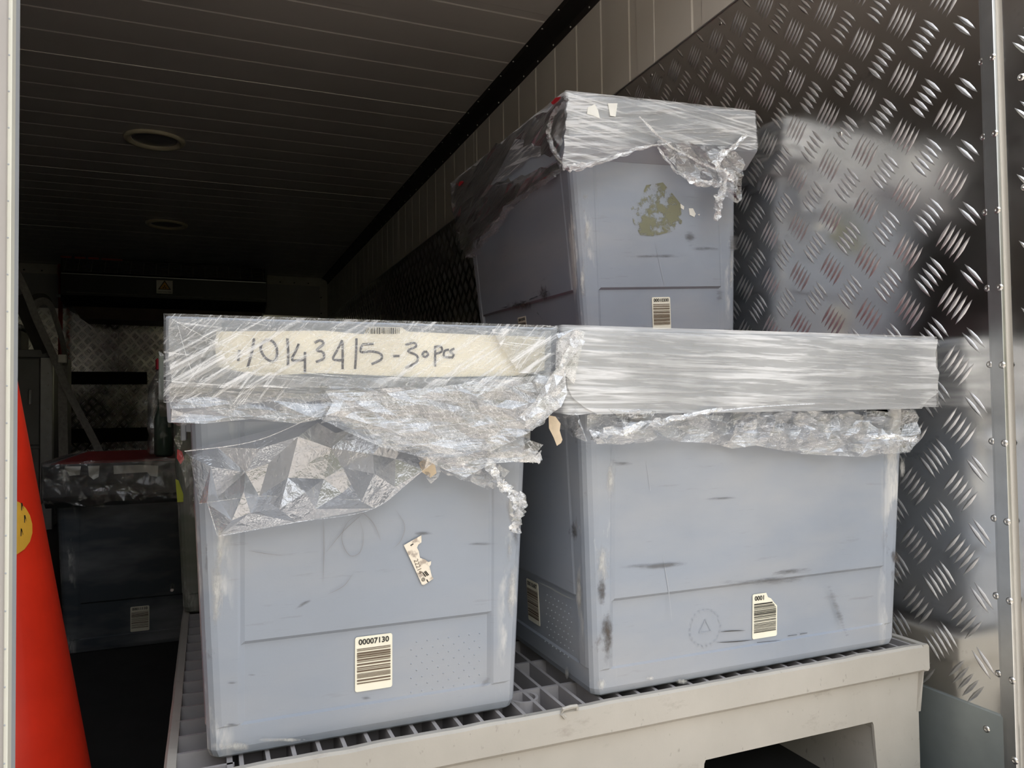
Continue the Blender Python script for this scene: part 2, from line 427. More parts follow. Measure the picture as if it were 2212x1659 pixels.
def tread(name, parent, off, org, au, av, n, u0, u1, v0, v1, cu, cv, pu=.2145, pv=.2545, skip=None):
    """bars on a plane: point = org + au*u + av*v (units)"""
    BV, BF = bar_group_points(.122, .0185, .0055)
    verts = []; faces = []
    au, av, n, org = Vector(au), Vector(av), Vector(n), Vector(org)
    iu0 = math.floor((u0 - cu) / pu) - 1; iu1 = math.ceil((u1 - cu) / pu) + 1
    iv0 = math.floor((v0 - cv) / pv) - 1; iv1 = math.ceil((v1 - cv) / pv) + 1
    for i in range(iu0, iu1 + 1):
        for j in range(iv0, iv1 + 1):
            for kind in (0, 1):
                gu = cu + i * pu + kind * pu / 2; gv = cv + j * pv + kind * pv / 2
                d = (-.64, .768) if kind == 0 else (.64, .768); st = (.0198, .0198) if kind == 0 else (.0198, -.0198)
                if skip and skip(gu, gv): continue
                for k in range(-2, 3):
                    bu = gu + k * st[0]; bv = gv + k * st[1]
                    if not (u0 + .05 < bu < u1 - .05 and v0 + .055 < bv < v1 - .055): continue
                    b = len(verts)
                    for (x, y, z) in BV:
                        uu = bu + d[0] * x - d[1] * y; vv = bv + d[1] * x + d[0] * y
                        verts.append(W(org + au * uu + av * vv + n * z) - off)
                    faces += [tuple(b + q for q in f) for f in BF]
    me = bpy.data.meshes.new(name); me.from_pydata(verts, [], faces); me.validate()
    bm = bmesh.new(); bm.from_mesh(me); bmesh.ops.recalc_face_normals(bm, faces=bm.faces[:]); bm.to_mesh(me); bm.free()
    for p in me.polygons: p.use_smooth = True
    me.materials.append(M['bars'])
    o = bpy.data.objects.new(name, me); C.objects.link(o); o.parent = parent; o['kind'] = 'stuff'
    return o
def ribbed_panel(l0, l1, period, gw, gd, phase=.15):
    """profile positions along the length: list of (pos, depth)"""
    P = [(l0, gd), (l0 + .004, 0)]; x = l0 + phase
    while x + gw < l1 - .05:
        P += [(x, 0), (x + .012, gd), (x + gw - .012, gd), (x + gw, 0)]; x += period
    P += [(l1 - .004, 0), (l1, gd)]
    return P
rivet_me = None
def rivets(name, parent, off, pts, n, r=.012, h=.006, mat=None):
    bm = bmesh.new(); n = Vector(n).normalized()
    q = n.to_track_quat('Z', 'Y').to_matrix()
    for p in pts:
        c = W(p) - off; prev = None
        prof = [(1, 0), (.95, .35), (.7, .75), (.35, .95), (.3, .7)]
        rings = [[bm.verts.new(c + q @ Vector((r * S * a * math.cos(t * math.pi / 4), r * S * a * math.sin(t * math.pi / 4), h * S * b))) for t in range(8)] for a, b in prof]
        for a, b in zip(rings, rings[1:]):
            for k in range(8): bm.faces.new((a[k], a[(k + 1) % 8], b[(k + 1) % 8], b[k]))
        bm.faces.new(rings[-1])
    return link(name, bm, mat or M['rivet'], parent, kind='stuff', smooth=True)

# --- right wall
O0 = Vector((0, 0, 0))
wr = struct('wall_right', ubox((XR + .02, YO, FLOOR), (XR + T0, YB + T0, ZC + T0)), M['panel'])
plate_edges = [YO, 5.35, 8.45, 11.6, 14.9, YB]
for a, b in zip(plate_edges, plate_edges[1:]):
    link('tread_plate', ubox((XR, a + .004, KICK), (XR + .02, b - .004, WTOP)), M['plate'], wr)
tread('raised_tread', wr, O0, (XR, 0, 0), (0, 1, 0), (0, 0, 1), (-1, 0, 0), YO + .05, YB, KICK, WTOP, 2.151, 1.413)
joints = [.58 + 3.73 * i for i in range(0, 7)]
for a, b in zip(joints, joints[1:]):
    a = max(a, YO); b = min(b, YB)
    bm = bmesh.new(); P = ribbed_panel(a, b, .4144, .11, .007, .22 if a > YO else .17)
    lo = [bm.verts.new(W((XR + q[1], q[0], WTOP))) for q in P]; hi = [bm.verts.new(W((XR + q[1], q[0], ZC))) for q in P]
    for k in range(len(P) - 1): bm.faces.new((lo[k], lo[k + 1], hi[k + 1], hi[k]))
    link('wall_panel', bm, M['panel'], wr)
    if a > YO: link('sealant_bead', ubox((XR - .002, a - .006, WTOP), (XR + .01, a + .006, ZC - .1)), M['bead'], wr)
link('plate_top_lip', ubox((XR - .004, YO, WTOP - .004), (XR + .02, YB, WTOP + .006)), M['alu'], wr)
# slanted-top kick plate along the floor
kp = struct('baseboard_right', ubox((XR - .012, 1.98, FLOOR), (XR + .02, YB, KICK + .02)), M['kick'])
rivets('rivet_row', kp, O0, [(XR - .012, 2.06 + i * .9, KICK - .05) for i in range(10)], (-1, 0, 0), .014)
wr_r = [(XR, y, z) for (y, z) in [(3.05, 1.73), (2.72, 1.29), (5.14, 1.9), (5.05, 2.22), (4.35, 2.26), (3.6, 2.26), (2.9, 2.27)]]
rivets('plate_rivets', wr, O0, wr_r, (-1, 0, 0), .014)

# --- vertical edge strip with rivets at the opening
t1 = struct('trim_1', ubox((XR - .012, 1.945, FLOOR), (XR + .005, 1.995, ZC), .002), M['alu'])
link('strip_flange', ubox((XR - .006, 1.985, FLOOR), (XR + .003, 2.005, ZC)), M['alu'], t1)
zs = [-1.36 + .2985 * i for i in range(16)]
rivets('rivet_row', t1, O0, [(XR - .012, 1.952, z) for z in zs] + [(XR - .003, 2.012 - .001 * i, z + .005) for i, z in enumerate(zs)], (-1, 0, 0), .0145, .008)

# --- ceiling in ribbed panels
ce = struct('ceiling', ubox((XL - T0, YO, ZC + .02), (XR + T0, YB + T0, ZC + T0)), M['ceil'])
cj = [.45 + 3.73 * i for i in range(0, 6)] + [YB]
for a, b in zip(cj, cj[1:]):
    a = max(a, YO); b = min(b, YB)
    if b - a < .2: continue
    bm = bmesh.new(); P = ribbed_panel(a, b, .4144, .12, .006, .25)
    lo = [bm.verts.new(W((XL, q[0], ZC + q[1]))) for q in P]; hi = [bm.verts.new(W((XR, q[0], ZC + q[1]))) for q in P]
    for k in range(len(P) - 1): bm.faces.new((lo[k], lo[k + 1], hi[k + 1], hi[k]))
    link('ceiling_panel', bm, M['ceil'], ce)
    if b < YB: link('sealant_bead', ubox((XL, b - .008, ZC - .004), (XR - .1, b + .008, ZC + .01)), M['bead'], ce)

# --- cove strip between ceiling and right wall
bm = bmesh.new()
prof = [(XR - .135, ZC), (XR - .135, ZC - .006), (XR - .10, ZC - .010), (XR - .010, ZC - .10), (XR - .006, ZC - .16), (XR, ZC - .16), (XR, ZC)]
poly_prism(bm, [W((x, YO + .02, z)) for x, z in prof], Vector((0, (YB - YO - .02) * S, 0)))
t2 = struct('trim_2', bm, M['cove'])
rivets('rivet_row', t2, O0, [(XR - .115, 2.2 + .3345 * i, ZC - .0075) for i in range(50)], (-.1, 0, -1), .010, .008)
rivets('rivet_row', t2, O0, [(XR - .008, 2.2 + .3345 * i, ZC - .134) for i in range(50)], (-1, 0, -.1), .010, .008)

# --- back wall
wb = struct('wall_back', ubox((XL - T0, YB + .02, FLOOR), (XR + T0, YB + T0, ZC + T0)), M['greypanel'])
for a, b in ((XL, -1.9), (-1.9, .5), (.5, XR)):
    link('tread_plate', ubox((a + .004, YB, FLOOR), (b - .004, YB + .02, WTOP)), M['plate'], wb)
tread('raised_tread', wb, O0, (0, YB, 0), (1, 0, 0), (0, 0, 1), (0, -1, 0), XL, XR, FLOOR, WTOP, -2.09, 1.60)
for i in range(9):
    x0 = XL + i * .8; link('back_panel', ubox((x0 + .006, YB, WTOP + .01), (min(x0 + .794, XR), YB + .02, ZC)), M['greypanel'], wb)
t3 = struct('trim_3', ubox((XL, YB - .03, 3.09), (XR - .14, YB - .001, ZC)), M['paleangle'])
rivets('rivet_row', t3, O0, [(XL + .2 + .34 * i, YB - .03, 3.15) for i in range(20)], (0, -1, 0), .018, .01, M['ink'])
t4 = struct('trim_4', ubox((XR - .19, YB - .05, FLOOR), (XR - .002, YB - .001, ZC - .05)), M['paleangle'])
rivets('rivet_row', t4, O0, [(XR - .16, YB - .05, -1.2 + .4 * i) for i in range(11)], (0, -1, 0), .018, .01, M['ink'])
for (a, b) in ((hy(112, 803, YB), hy(318, 830, YB)), (hy(120, 927, YB), hy(362, 951, YB))):
    link('buffer_rail', ubox((a.x, YB - .12, b.z), (b.x, YB - .001, a.z), .01), M['blackrubber'], wb, label='black rubber buffer rail')

# --- left wall
wl = struct('wall_left', ubox((XL - T0, YO, FLOOR), (XL - .02, YB + T0, ZC + T0)), M['greypanel'])
for a, b in zip(plate_edges, plate_edges[1:]):
    link('tread_plate', ubox((XL - .02, a + .004, FLOOR), (XL, b - .004, WTOP)), M['plate'], wl)
tread('raised_tread', wl, O0, (XL, 0, 0), (0, 1, 0), (0, 0, 1), (1, 0, 0), 6, YB, FLOOR, WTOP, 2.151, 1.413)

# --- closed left door leaf (its free edge stands at the left of the frame) and open right leaf
d1 = struct('door_1', ubox((XL - T0, 1.955, FLOOR - .1), (-.4117, 2.02, ZC + .1)), M['door'])
link('edge_moulding', ubox((-.4116, 1.948, FLOOR - .1), (-.4034, 1.985, ZC + .1), .002), M['ivory'], d1)
link('edge_gasket', ubox((-.4118, 1.975, FLOOR - .1), (-.4050, 2.03, ZC + .1)), M['seal'], d1)
rivets('rivet_row', d1, O0, [(-.4090, 1.948, -1.5 + .082 * i) for i in range(58)], (0, -1, 0), .0022, .002, M['seal'])
bm = bmesh.new()
poly_prism(bm, [W((-.435, 1.93, FLOOR)), W((-1.0, -.6, FLOOR)), W((-1.0, -.6, ZC)), W((-.435, 1.93, ZC))], Vector((-.06 * S, 0, 0)))
d3 = struct('added_shade_leaf', bm, M['door'])  # open left leaf out of view, added to shade the top crate's side
d2o = Vector((XR + .02, 1.93, 0)); dv = Vector((.13, -1, 0)).normalized(); dn = Vector((-1, -.13, 0)).normalized()
bm = bmesh.new(); th = -dn * .07
poly_prism(bm, [W(d2o + dv * 0 + Vector((0, 0, FLOOR))), W(d2o + dv * 3.4 + Vector((0, 0, FLOOR))), W(d2o + dv * 3.4 + Vector((0, 0, ZC))), W(d2o + Vector((0, 0, ZC)))], th * S)  # unseen outward length of this leaf is added to keep light off the floor crate
d2 = struct('door_2', bm, M['plate'])
tread('raised_tread', d2, O0, d2o, dv, (0, 0, 1), dn, 0.0, 3.4, FLOOR, WTOP, .11, 1.36)
rivets('rivet_row', d2, O0, [d2o + dv * .06 + Vector((0, 0, -1.30 + .42 * i)) for i in range(10)], dn, .0145, .008)

# ================================================================== CRATES
HSB, HLB, TAP = .475, .70, .0437          # base half widths, taper per unit height
def crate_body_mesh():
    zs = [(0, .016), (.008, .006), (.03, 0), (.091, 0), (.097, 0), (.308, 0), (.322, 0), (.333, 0), (.345, 0), (.93, 0), (.965, 0), (1.0, 0)]
    rc = .045
    def side_stations(h, pan):        # positions along a half side, symmetrical
        s = [-(h - rc), -(pan + .007), -(pan), -(pan - .012), -(pan * .5), 0, pan * .5, pan - .012, pan, pan + .007, h - rc]
        return s
    bm = bmesh.new(); rings = []
    def rec(s, pan, z):
        d = 0.0
        if abs(s) <= pan - .011 and .095 < z < .315: d = .012
        elif abs(s) <= pan + .0001 and .095 < z < .315: d = .004
        elif abs(abs(s) - pan) < .001 and z > .32: d = .0035        # faint upright seam above the panel
        if z > .315 and z <= .334 and abs(s) <= pan - .011: d = .012 if z < .33 else 0.0
        if z < .094: d += .004
        return d
    for z, ins in zs:
        g = TAP * z - ins; A = HSB + g; B = HLB + g; R = []
        # front (-y), right (+x), back (+y), left (-x)
        for side in range(4):
            h, pan, other = (A, .385, B) if side % 2 == 0 else (B, .63, A)
            for s in side_stations(h, pan):
                R.append((side, s, other - rec(s, pan, z)))
            # rounded corner after this side
            for k in (1, 2, 3):
                R.append((side, None, k * math.pi / 8, A, B))
        ring = []
        for q in R:
            side = q[0]
            if q[1] is not None:
                s, d = q[1], q[2]
                p = {0: (s, -d), 1: (d, s), 2: (-s, d), 3: (-d, -s)}[side]
            else:
                a = q[2]; cx, cy = {0: (A - rc, -(B - rc)), 1: (A - rc, B - rc), 2: (-(A - rc), B - rc), 3: (-(A - rc), -(B - rc))}[side]
                th = {0: -math.pi / 2, 1: 0, 2: math.pi / 2, 3: math.pi}[side] + a
                p = (cx + rc * math.cos(th), cy + rc * math.sin(th))
            ring.append(bm.verts.new((p[0] * S, p[1] * S, z * S)))
        rings.append(ring)
    n = len(rings[0])
    for a, b in zip(rings, rings[1:]):
        for k in range(n): bm.faces.new((a[k], a[(k + 1) % n], b[(k + 1) % n], b[k]))
    bm.faces.new(rings[0][::-1])
    bmesh.ops.recalc_face_normals(bm, faces=bm.faces[:])
    me = bpy.data.meshes.new('crate_body'); bm.to_mesh(me); bm.free(); return me
def crate_rim_mesh():
    bm = bmesh.new()
    prof = [(-.838, 1.25), (.838, 1.25), (.845, 1.243), (.845, 1.045), (.838, 1.035), (.745, .965), (-.745, .965), (-.838, 1.035), (-.845, 1.045), (-.845, 1.243)]
    V = [Vector((-.575 * S, y * S, z * S)) for y, z in prof]
    poly_prism(bm, V, Vector((1.15 * S, 0, 0)))
    bmesh.ops.bevel(bm, geom=[e for e in bm.edges if abs(e.verts[0].co.x - e.verts[1].co.x) < 1e-6], offset=.007 * S, segments=2, profile=.6, affect='EDGES')
    me = bpy.data.meshes.new('crate_rim'); bm.to_mesh(me); bm.free(); return me
BODY, RIM = crate_body_mesh(), crate_rim_mesh()

class Crate:
    def __init__(s, label, c, rot=(0, 0, 0), mat='crate', group='lidded plastic crates wrapped in stretch film', red=True):
        """c: centre of the base in units"""
        s.o = thing('storage_crate', label, 'crate', W(c), group, rot)
        s.m = Matrix.Translation(W(c)) @ Matrix.Rotation(rot[2], 4, 'Z') @ Matrix.Rotation(rot[1], 4, 'Y') @ Matrix.Rotation(rot[0], 4, 'X')
        s.inv = s.m.inverted(); s.mat = mat
        me = BODY.copy(); me.materials.clear(); me.materials.append(M[mat])
        s.body = link('body', me, None, s.o)
        me = RIM.copy(); me.materials.clear(); me.materials.append(M['rim' if mat == 'crate' else mat])
        s.rim = link('rim', me, None, s.o)
        bm = bmesh.new(); box(bm, Vector((-.535 * S, -.80 * S, 1.2495 * S)), Vector((.535 * S, .80 * S, 1.2525 * S)), .001)
        s.lid = link('lid', bm, M['lid'], s.o, label='thin red lid')
        # moulded latch tabs under the long-side rims
        for sx in (-1, 1):
            for y in (-.55, .55):
                bm = bmesh.new(); box(bm, Vector((sx * .530 * S, (y - .06) * S, .91 * S)), Vector((sx * .545 * S, (y + .06) * S, .97 * S)), .001)
                box(bm, Vector((sx * .51 * S, (y - .055) * S, .935 * S)), Vector((sx * .545 * S, (y + .055) * S, .97 * S)))
                link('latch_tab', bm, M['rim' if mat == 'crate' else mat], s.o)
    # local planes: side 'S' = short side at -y; 'L' = long side at -x; 'R' = long side at +x
    def face(s, side, a, h, off=0.003):
        """point (local metres) on the leaning body face: a along the face (left to right seen from outside), h height in units"""
        inset = .012 if (.1 < h < .315 and abs(a) < (.37 if side == 'S' else .615)) else 0
        if side == 'S': return Vector((a, -(HLB + TAP * h - inset + off), h)) * S
        if side == 'L': return Vector((-(HSB + TAP * h - inset + off), -a, h)) * S
        if side == 'R': return Vector((HSB + TAP * h - inset + off, a, h)) * S
    def fmat(s, side, a, h, off=.004, tilt=0.0):
        p = s.face(side, a, h, off); px = s.face(side, a + .01, h, off) - p; pz = s.face(side, a, h + .001, off) - p
        # skip the recess step
        m = frame_mat(p, px, {'S': Vector((0, -TAP, 1)), 'L': Vector((-TAP, 0, 1)), 'R': Vector((TAP, 0, 1))}[side])
        return m @ Matrix.Rotation(tilt, 4, 'Z')
    def label(s, side, a, h, number, seed=1, w=.115, hh=.168, torn=False, lab=None):
        m = s.fmat(side, a, h); w *= S; hh *= S; bm = bmesh.new()
        r = .007 * S; pts = []
        for cx, cy, t0 in ((w / 2 - r, hh / 2 - r, 0), (-w / 2 + r, hh / 2 - r, 90), (-w / 2 + r, -hh / 2 + r, 180), (w / 2 - r, -hh / 2 + r, 270)):
            if torn and t0 == 0:
                pts += [Vector((w / 2, hh * .18, 0)), Vector((w * .36, hh * .27, 0)), Vector((w * .25, hh * .36, 0)), Vector((w * .12, hh * .40, 0)), Vector((w * .05, hh / 2, 0))]; continue
            for k in range(4):
                t = math.radians(t0 + 30 * k); pts.append(Vector((cx + r * math.cos(t), cy + r * math.sin(t), 0)))
        poly_prism(bm, [m @ p for p in pts], (m.to_3x3() @ Vector((0, 0, -.0015 * S))))
        lb = link('barcode_label', bm, M['label'], s.o, label=lab or ('cream barcode label numbered ' + number))
        rnd = random.Random(seed); bm = bmesh.new(); y = hh * .285
        while y > -hh * .36:
            t = rnd.choice((.0016, .0022, .0022, .0034, .005)) * S
            xr = w * .45
            if torn and y > hh * .16: xr = w * (.30 + (hh * .285 - y) / hh * 1.2)
            q = [m @ Vector(c) for c in ((-w * .45, y, .0006), (xr, y, .0006), (xr, y - t, .0006), (-w * .45, y - t, .0006))]
            bm.faces.new([bm.verts.new(p) for p in q]); y -= t + rnd.choice((.0018, .0024, .0032, .0048)) * S
        link('barcode', bm, M['brownink'] if side == 'S' and not torn else M['ink'], lb)
        me = text_mesh(number, .0235 * S, bold=.0006 * S); me.transform(m @ Matrix.Translation(((-w * .22 if torn else 0), hh * .40, .0006)))
        link('printed_number', me, M['ink'], lb)
        return lb
    def dots(s, side, a0, a1, h0, h1, nx, nz):
        bm = bmesh.new()
        for i in range(nx):
            for j in range(nz):
                a = a0 + (a1 - a0) * i / (nx - 1) + (j % 2) * (a1 - a0) / (nx - 1) / 2; h = h0 + (h1 - h0) * j / (nz - 1)
                m = s.fmat(side, a, h, -.001); v = [(math.cos(k * 1.0472), math.sin(k * 1.0472)) for k in range(6)]
                b = [bm.verts.new(m @ Vector((x * .0045 * S, y * .0045 * S, 0))) for x, y in v]; t = bm.verts.new(m @ Vector((0, 0, .004 * S)))
                for k in range(6): bm.faces.new((b[k], b[(k + 1) % 6], t))
        return link('grip_dots', bm, M[s.mat], s.o, kind='stuff')
    def strokes(s, name, lines, plane, mat, w=.006, label=None, taper=True):
        """lines: lists of photo pixels dropped onto a plane given as (p0, n) in units"""
        n = s.inv.to_3x3() @ Vector(plane[1]); o = None
        for L in lines:
            bm = bmesh.new(); P = [s.inv @ W(hit(x, y, plane[0], plane[1])) for x, y in L]
            P = smoothline(P, 4) if len(P) > 2 else P
            k = len(P) - 1
            ribbon_flat(bm, P, [w * S * (1 if not taper else max(.12, math.sin(math.pi * (i + .3) / (k + .6)))) for i in range(k + 1)], n)
            o = link(name, bm, mat, s.o, label=label)
        return o
    def patch(s, name, px, plane, mat, thick=.002, label=None):
        bm = bmesh.new(); n = (s.inv.to_3x3() @ Vector(plane[1])).normalized()
        poly_prism(bm, [s.inv @ W(hit(x, y, plane[0], plane[1])) for x, y in px], n * -thick * S)
        return link(name, bm, mat, s.o, label=label)
    def wrap(s, z0, z1, mat, off=.008, amp=.006, seed=1, nu=260, nz=14, rag=.0, name='film_wrap', wave=1.0, top=True):
        """film drawn tight around the rim, all the way round"""
        hx_, hy_ = .575 + off, .845 + off; per = [(-hx_, -hy_), (hx_, -hy_), (hx_, hy_), (-hx_, hy_)]
        bm = bmesh.new(); cols = []
        L = [2 * hx_, 2 * hy_] * 2; tot = sum(L)
        for i in range(nu):
            d = tot * i / nu; k = 0
            while d > L[k]: d -= L[k]; k += 1
            
            a, b = Vector(per[k]), Vector(per[(k + 1) % 4]); p = a.lerp(b, d / L[k]); nrm = Vector(((b - a).y, -(b - a).x)).normalized()
            col = []
            for j in range(nz + 1):
                t = j / nz; zz = z1 + (z0 - z1) * t
                if j == nz: zz += rag * noise.noise(Vector((i * .15, seed, 0)))
                nn = noise.noise(Vector((i * .05 * wave, zz * 26, seed))) + .6 * noise.noise(Vector((i * .25 * wave, zz * 60, seed + 5)))
                q = p + nrm * amp * (nn + .4) * min(1, min((d % 1e9 - 0), L[k] - d) / .12 + .02)
                col.append(bm.verts.new((q.x * S, q.y * S, zz * S)))
            cols.append(col)
        for i in range(nu):
            a, b = cols[i], cols[(i + 1) % nu]
            for j in range(nz): bm.faces.new((a[j], a[j + 1], b[j + 1], b[j]))
        return link(name, bm, mat, s.o, kind='film', smooth=True)

def rope(name, pts, w, mat, parent, inv, seed=1, n=(0, -1, 0), seg=9, jag=.4):
    """strand of torn film: a bundle of thin ribbons twisting around the path"""
    rnd = random.Random(seed); P = smoothline(pts, 9); bm = bmesh.new(); N = Vector(n); m = len(P)
    for k in range(5 if w[0] + w[1] > .012 else 1):
        ph = rnd.uniform(0, 6.28); tw = rnd.uniform(.25, .7); prev = None; rad = 0 if m and w[0] + w[1] <= .012 else .55
        for i, p in enumerate(P):
            a = P[max(i - 1, 0)]; b = P[min(i + 1, m - 1)]; t = (b - a).normalized(); u = t.cross(N).normalized()
            ww = w[0] + (w[1] - w[0]) * i / (m - 1)
            nz = noise.noise(Vector((i * .35, k * 9.1, seed))); n2 = noise.noise(Vector((i * .35 + 50, k * 9.1, seed)))
            c = p + u * ww * rad * (1.6 * nz + .5 * math.sin(ph + i * tw)) + N * ww * rad * (.6 + .8 * n2)
            ang = ph + 2.4 * noise.noise(Vector((i * .22, k * 3.3, seed + 2))) * (1 if rad else 0); hw = ww * (rnd.uniform(.35, .75) if rad else .5)
            d = (u * math.cos(ang) + N * math.sin(ang)) * hw
            cur = (bm.verts.new(inv @ W(c + d)), bm.verts.new(inv @ W(c - d)))
            if prev: bm.faces.new((prev[0], prev[1], cur[1], cur[0]))
            prev = cur
    o = link(name, bm, mat, parent, kind='film')
    o['kind'] = 'stuff'
    return o

UX, UZ = Vector((1, 0, 0)), Vector((0, 0, 1))
# ---------------- front left crate (short side to the viewer)
c1 = Crate('blue-grey crate at front left with handwritten paper and ragged clear film', (.472, 2.325 + HLB, -1))
PA = (Vector((0, 2.1785, 0)), Vector((0, -1, 0)))          # apron plane
nb_ = Vector((0, -1, -TAP)).normalized(); PB = (Vector((0, 2.321, -1)), nb_)   # front body plane
c1.label('S', (.417 + .53) / 2 - .472, .217, '00007130', 3)
c1.dots('S', .12, .33, .105, .262, 7, 8)
# paper sheet under the film, with writing
c1.patch('paper_sheet', [(468, 716), (700, 714), (786, 722), (795, 706), (868, 707), (880, 716), (1010, 722), (1178, 728), (1176, 800), (1110, 812), (905, 815), (690, 806), (560, 812), (470, 792), (464, 750)], PA, M['paper'], label='cream paper sheet under the film')
bm = bmesh.new(); rnd = random.Random(8); x = 790
while x < 864:
    w_ = rnd.choice((1.2, 1.2, 2.2, 3)); y1 = 721 + rnd.uniform(-1, 1)
    q = [c1.inv @ W(hy(a, b, 2.1775)) for a, b in ((x, 707 + (x - 790) * .02), (x + w_, 707 + (x - 790) * .02), (x + w_, y1), (x, y1))]
    bm.faces.new([bm.verts.new(p) for p in q]); x += w_ + rnd.choice((1.3, 2, 2.6))
link('small_barcode', bm, M['ink'], c1.o)
def z3(L): return [(350 + a / 2.5425, 660 + b / 2.5425) for a, b in L]
HW = [[(425, 245), (418, 305)], [(505, 180), (495, 250), (470, 340)], [(545, 215), (570, 192), (605, 195), (630, 235), (628, 290), (605, 308), (565, 285), (542, 240), (548, 210)],
      [(688, 180), (693, 250), (692, 330)], [(752, 210), (735, 250), (715, 300), (785, 298)], [(785, 255), (785, 370)],
      [(838, 205), (868, 192), (888, 210), (850, 245), (885, 258), (887, 292), (845, 310)], [(990, 190), (965, 240), (940, 295), (1000, 300)], [(992, 200), (992, 350)],
      [(1068, 180), (1066, 260), (1060, 350)], [(1162, 210), (1100, 214)], [(1100, 214), (1092, 255), (1150, 252), (1200, 265), (1204, 296), (1150, 322)], [(1268, 279), (1305, 276)],
      [(1337, 217), (1383, 205), (1395, 225), (1350, 250), (1400, 275), (1397, 312), (1337, 343)], [(1445, 250), (1430, 268), (1445, 283), (1462, 268), (1446, 250)],
      [(1500, 222), (1500, 335)], [(1500, 226), (1532, 226), (1536, 252), (1502, 266)], [(1576, 242), (1552, 250), (1550, 280), (1590, 286)], [(1606, 236), (1582, 252), (1602, 270), (1590, 290)]]
c1.strokes('handwriting', [z3(L) for L in HW], (Vector((0, 2.1775, 0)), Vector((0, -1, 0))), M['marker'], .0068, label='handwritten marker figures', taper=False)
# scribbles and scratches on the front
def z6(L): return [(360 + a / 2.353, 1100 + b / 2.353) for a, b in L]
SC = [[(795, 40), (800, 200), (795, 370)], [(1000, 20), (900, 110), (810, 220)], [(1020, 5), (925, 60), (890, 150), (930, 235), (985, 215), (1000, 130), (975, 40)],
      [(975, 0), (1050, 70), (1090, 165)], [(1160, 0), (1210, 80), (1190, 160), (1150, 200)], [(945, 330), (900, 390), (820, 432)], [(415, 210), (500, 225), (590, 235)]]
PBm = (PB[0] + PB[1] * .003, PB[1])
c1.strokes('pencil_scribble', [z6(L) for L in SC], PBm, M['pencil'], .0016, label='faint grey pencil scribble')
PBi = (PB[0] + PB[1] * -.009, PB[1])
def z5(L): return [(700 + a / 3.858, 1130 + b / 3.858) for a, b in L]
torn = c1.patch('torn_label', z5([(665, 185), (700, 165), (752, 135), (812, 102), (812, 160), (785, 180), (775, 205), (790, 235), (800, 290), (845, 305), (870, 325), (893, 318), (890, 345), (878, 362), (888, 400), (897, 440), (912, 462), (835, 515), (815, 512), (740, 345)]), PBm, M['torn'], .002, 'torn scrap of an old cream label')
n_ = c1.inv.to_3x3() @ PB[1]
PT = (PB[0] + PB[1] * .0038, PB[1])
for L in ([(835, 405), (862, 440)], [(845, 400), (872, 434)], [(822, 412), (848, 446)], [(720, 188), (745, 172)], [(855, 470), (868, 492)]):
    bm = bmesh.new(); ribbon_flat(bm, [c1.inv @ W(hit(*q, *PT)) for q in z5(L)], .0035 * S, n_); link('printed_mark', bm, M['ink'], torn)
for cx, cy, r_ in ((827, 470, 14), (827, 470, 6)):
    bm = bmesh.new(); ribbon_flat(bm, [c1.inv @ W(hit(*q, *PT)) for q in z5([(cx + r_ * math.cos(t * .5), cy + r_ * math.sin(t * .5)) for t in range(14)])], .0016 * S, n_); link('printed_ring', bm, M['ink'], torn)
a_, b_ = c1.inv @ W(hit(*z5([(770, 325)])[0], *PT)), c1.inv @ W(hit(*z5([(797, 400)])[0], *PT))
me = text_mesh('22214', .020 * S); me.transform(frame_mat((a_ + b_) / 2, b_ - a_, Vector((1, 0, .5)))); link('printed_number', me, M['brownink'], torn)
# --- films of crate 1
c1.wrap(1.02, 1.256, M['film_diag'], .004, .003, 3, 300, 14, .02, wave=2)
film_sheet('film_wrap', [hy(*q, 2.165) for q in ((366, 688), (480, 690), (470, 740), (500, 800), (700, 815), (1000, 818), (1186, 812), (1186, 850), (1000, 842), (760, 838), (560, 836), (372, 838))], (Vector((0, 2.160, 0)), (0, -1, 0), UX, UZ), M['film_diag'], c1.o, c1.inv, .035, .006, 5, (3.2, .8), -.55)
film_sheet('film_wrap', [hy(*q, 2.165) for q in ((1060, 712), (1188, 715), (1188, 812), (1120, 806))], (Vector((0, 2.160, 0)), (0, -1, 0), UX, UZ), M['film_diag'], c1.o, c1.inv, .035, .006, 8, (1, 2), -.2)
for i_, L in enumerate([[(372, 692), (430, 760), (520, 830)], [(372, 690), (480, 745), (640, 800), (760, 815)], [(380, 688), (400, 760), (420, 820)], [(500, 800), (700, 760), (900, 725)], [(560, 700), (700, 735), (860, 790), (1000, 812)], [(900, 712), (1020, 760), (1150, 815)]]):
    rope('film_crease', [hy(*q, 2.15) for q in L], (.0022, .0014), M['film_rope'], c1.o, c1.inv, 80 + i_, seg=5)
# slack film below the rim, gathered towards the right
film_sheet('loose_film', [hy(*q, 2.19) for q in ((367, 828), (560, 832), (760, 836), (1000, 842), (1195, 800), (1206, 850), (1190, 885), (1160, 905), (1140, 950), (1165, 960), (1166, 1000), (1060, 1000), (1000, 1030), (960, 1015), (900, 985), (820, 965), (740, 930), (690, 905), (640, 915), (540, 905), (440, 915), (385, 920), (370, 912))], (Vector((0, 2.185, 0)), (0, -1, 0), UX, UZ), M['film_loose'], c1.o, c1.inv, .030, .022, 11, (2.6, .9), -.12)
film_sheet('loose_film', [hy(*q, 2.17) for q in ((700, 845), (900, 840), (1190, 815), (1208, 845), (1170, 915), (1130, 935), (1080, 960), (1000, 985), (930, 975), (850, 935), (790, 915), (740, 900), (690, 915), (715, 870))], (Vector((0, 2.15, 0)), (0, -1, 0), UX, UZ), M['film_loose'], c1.o, c1.inv, .028, .026, 12, (1.8, .9), -.25)
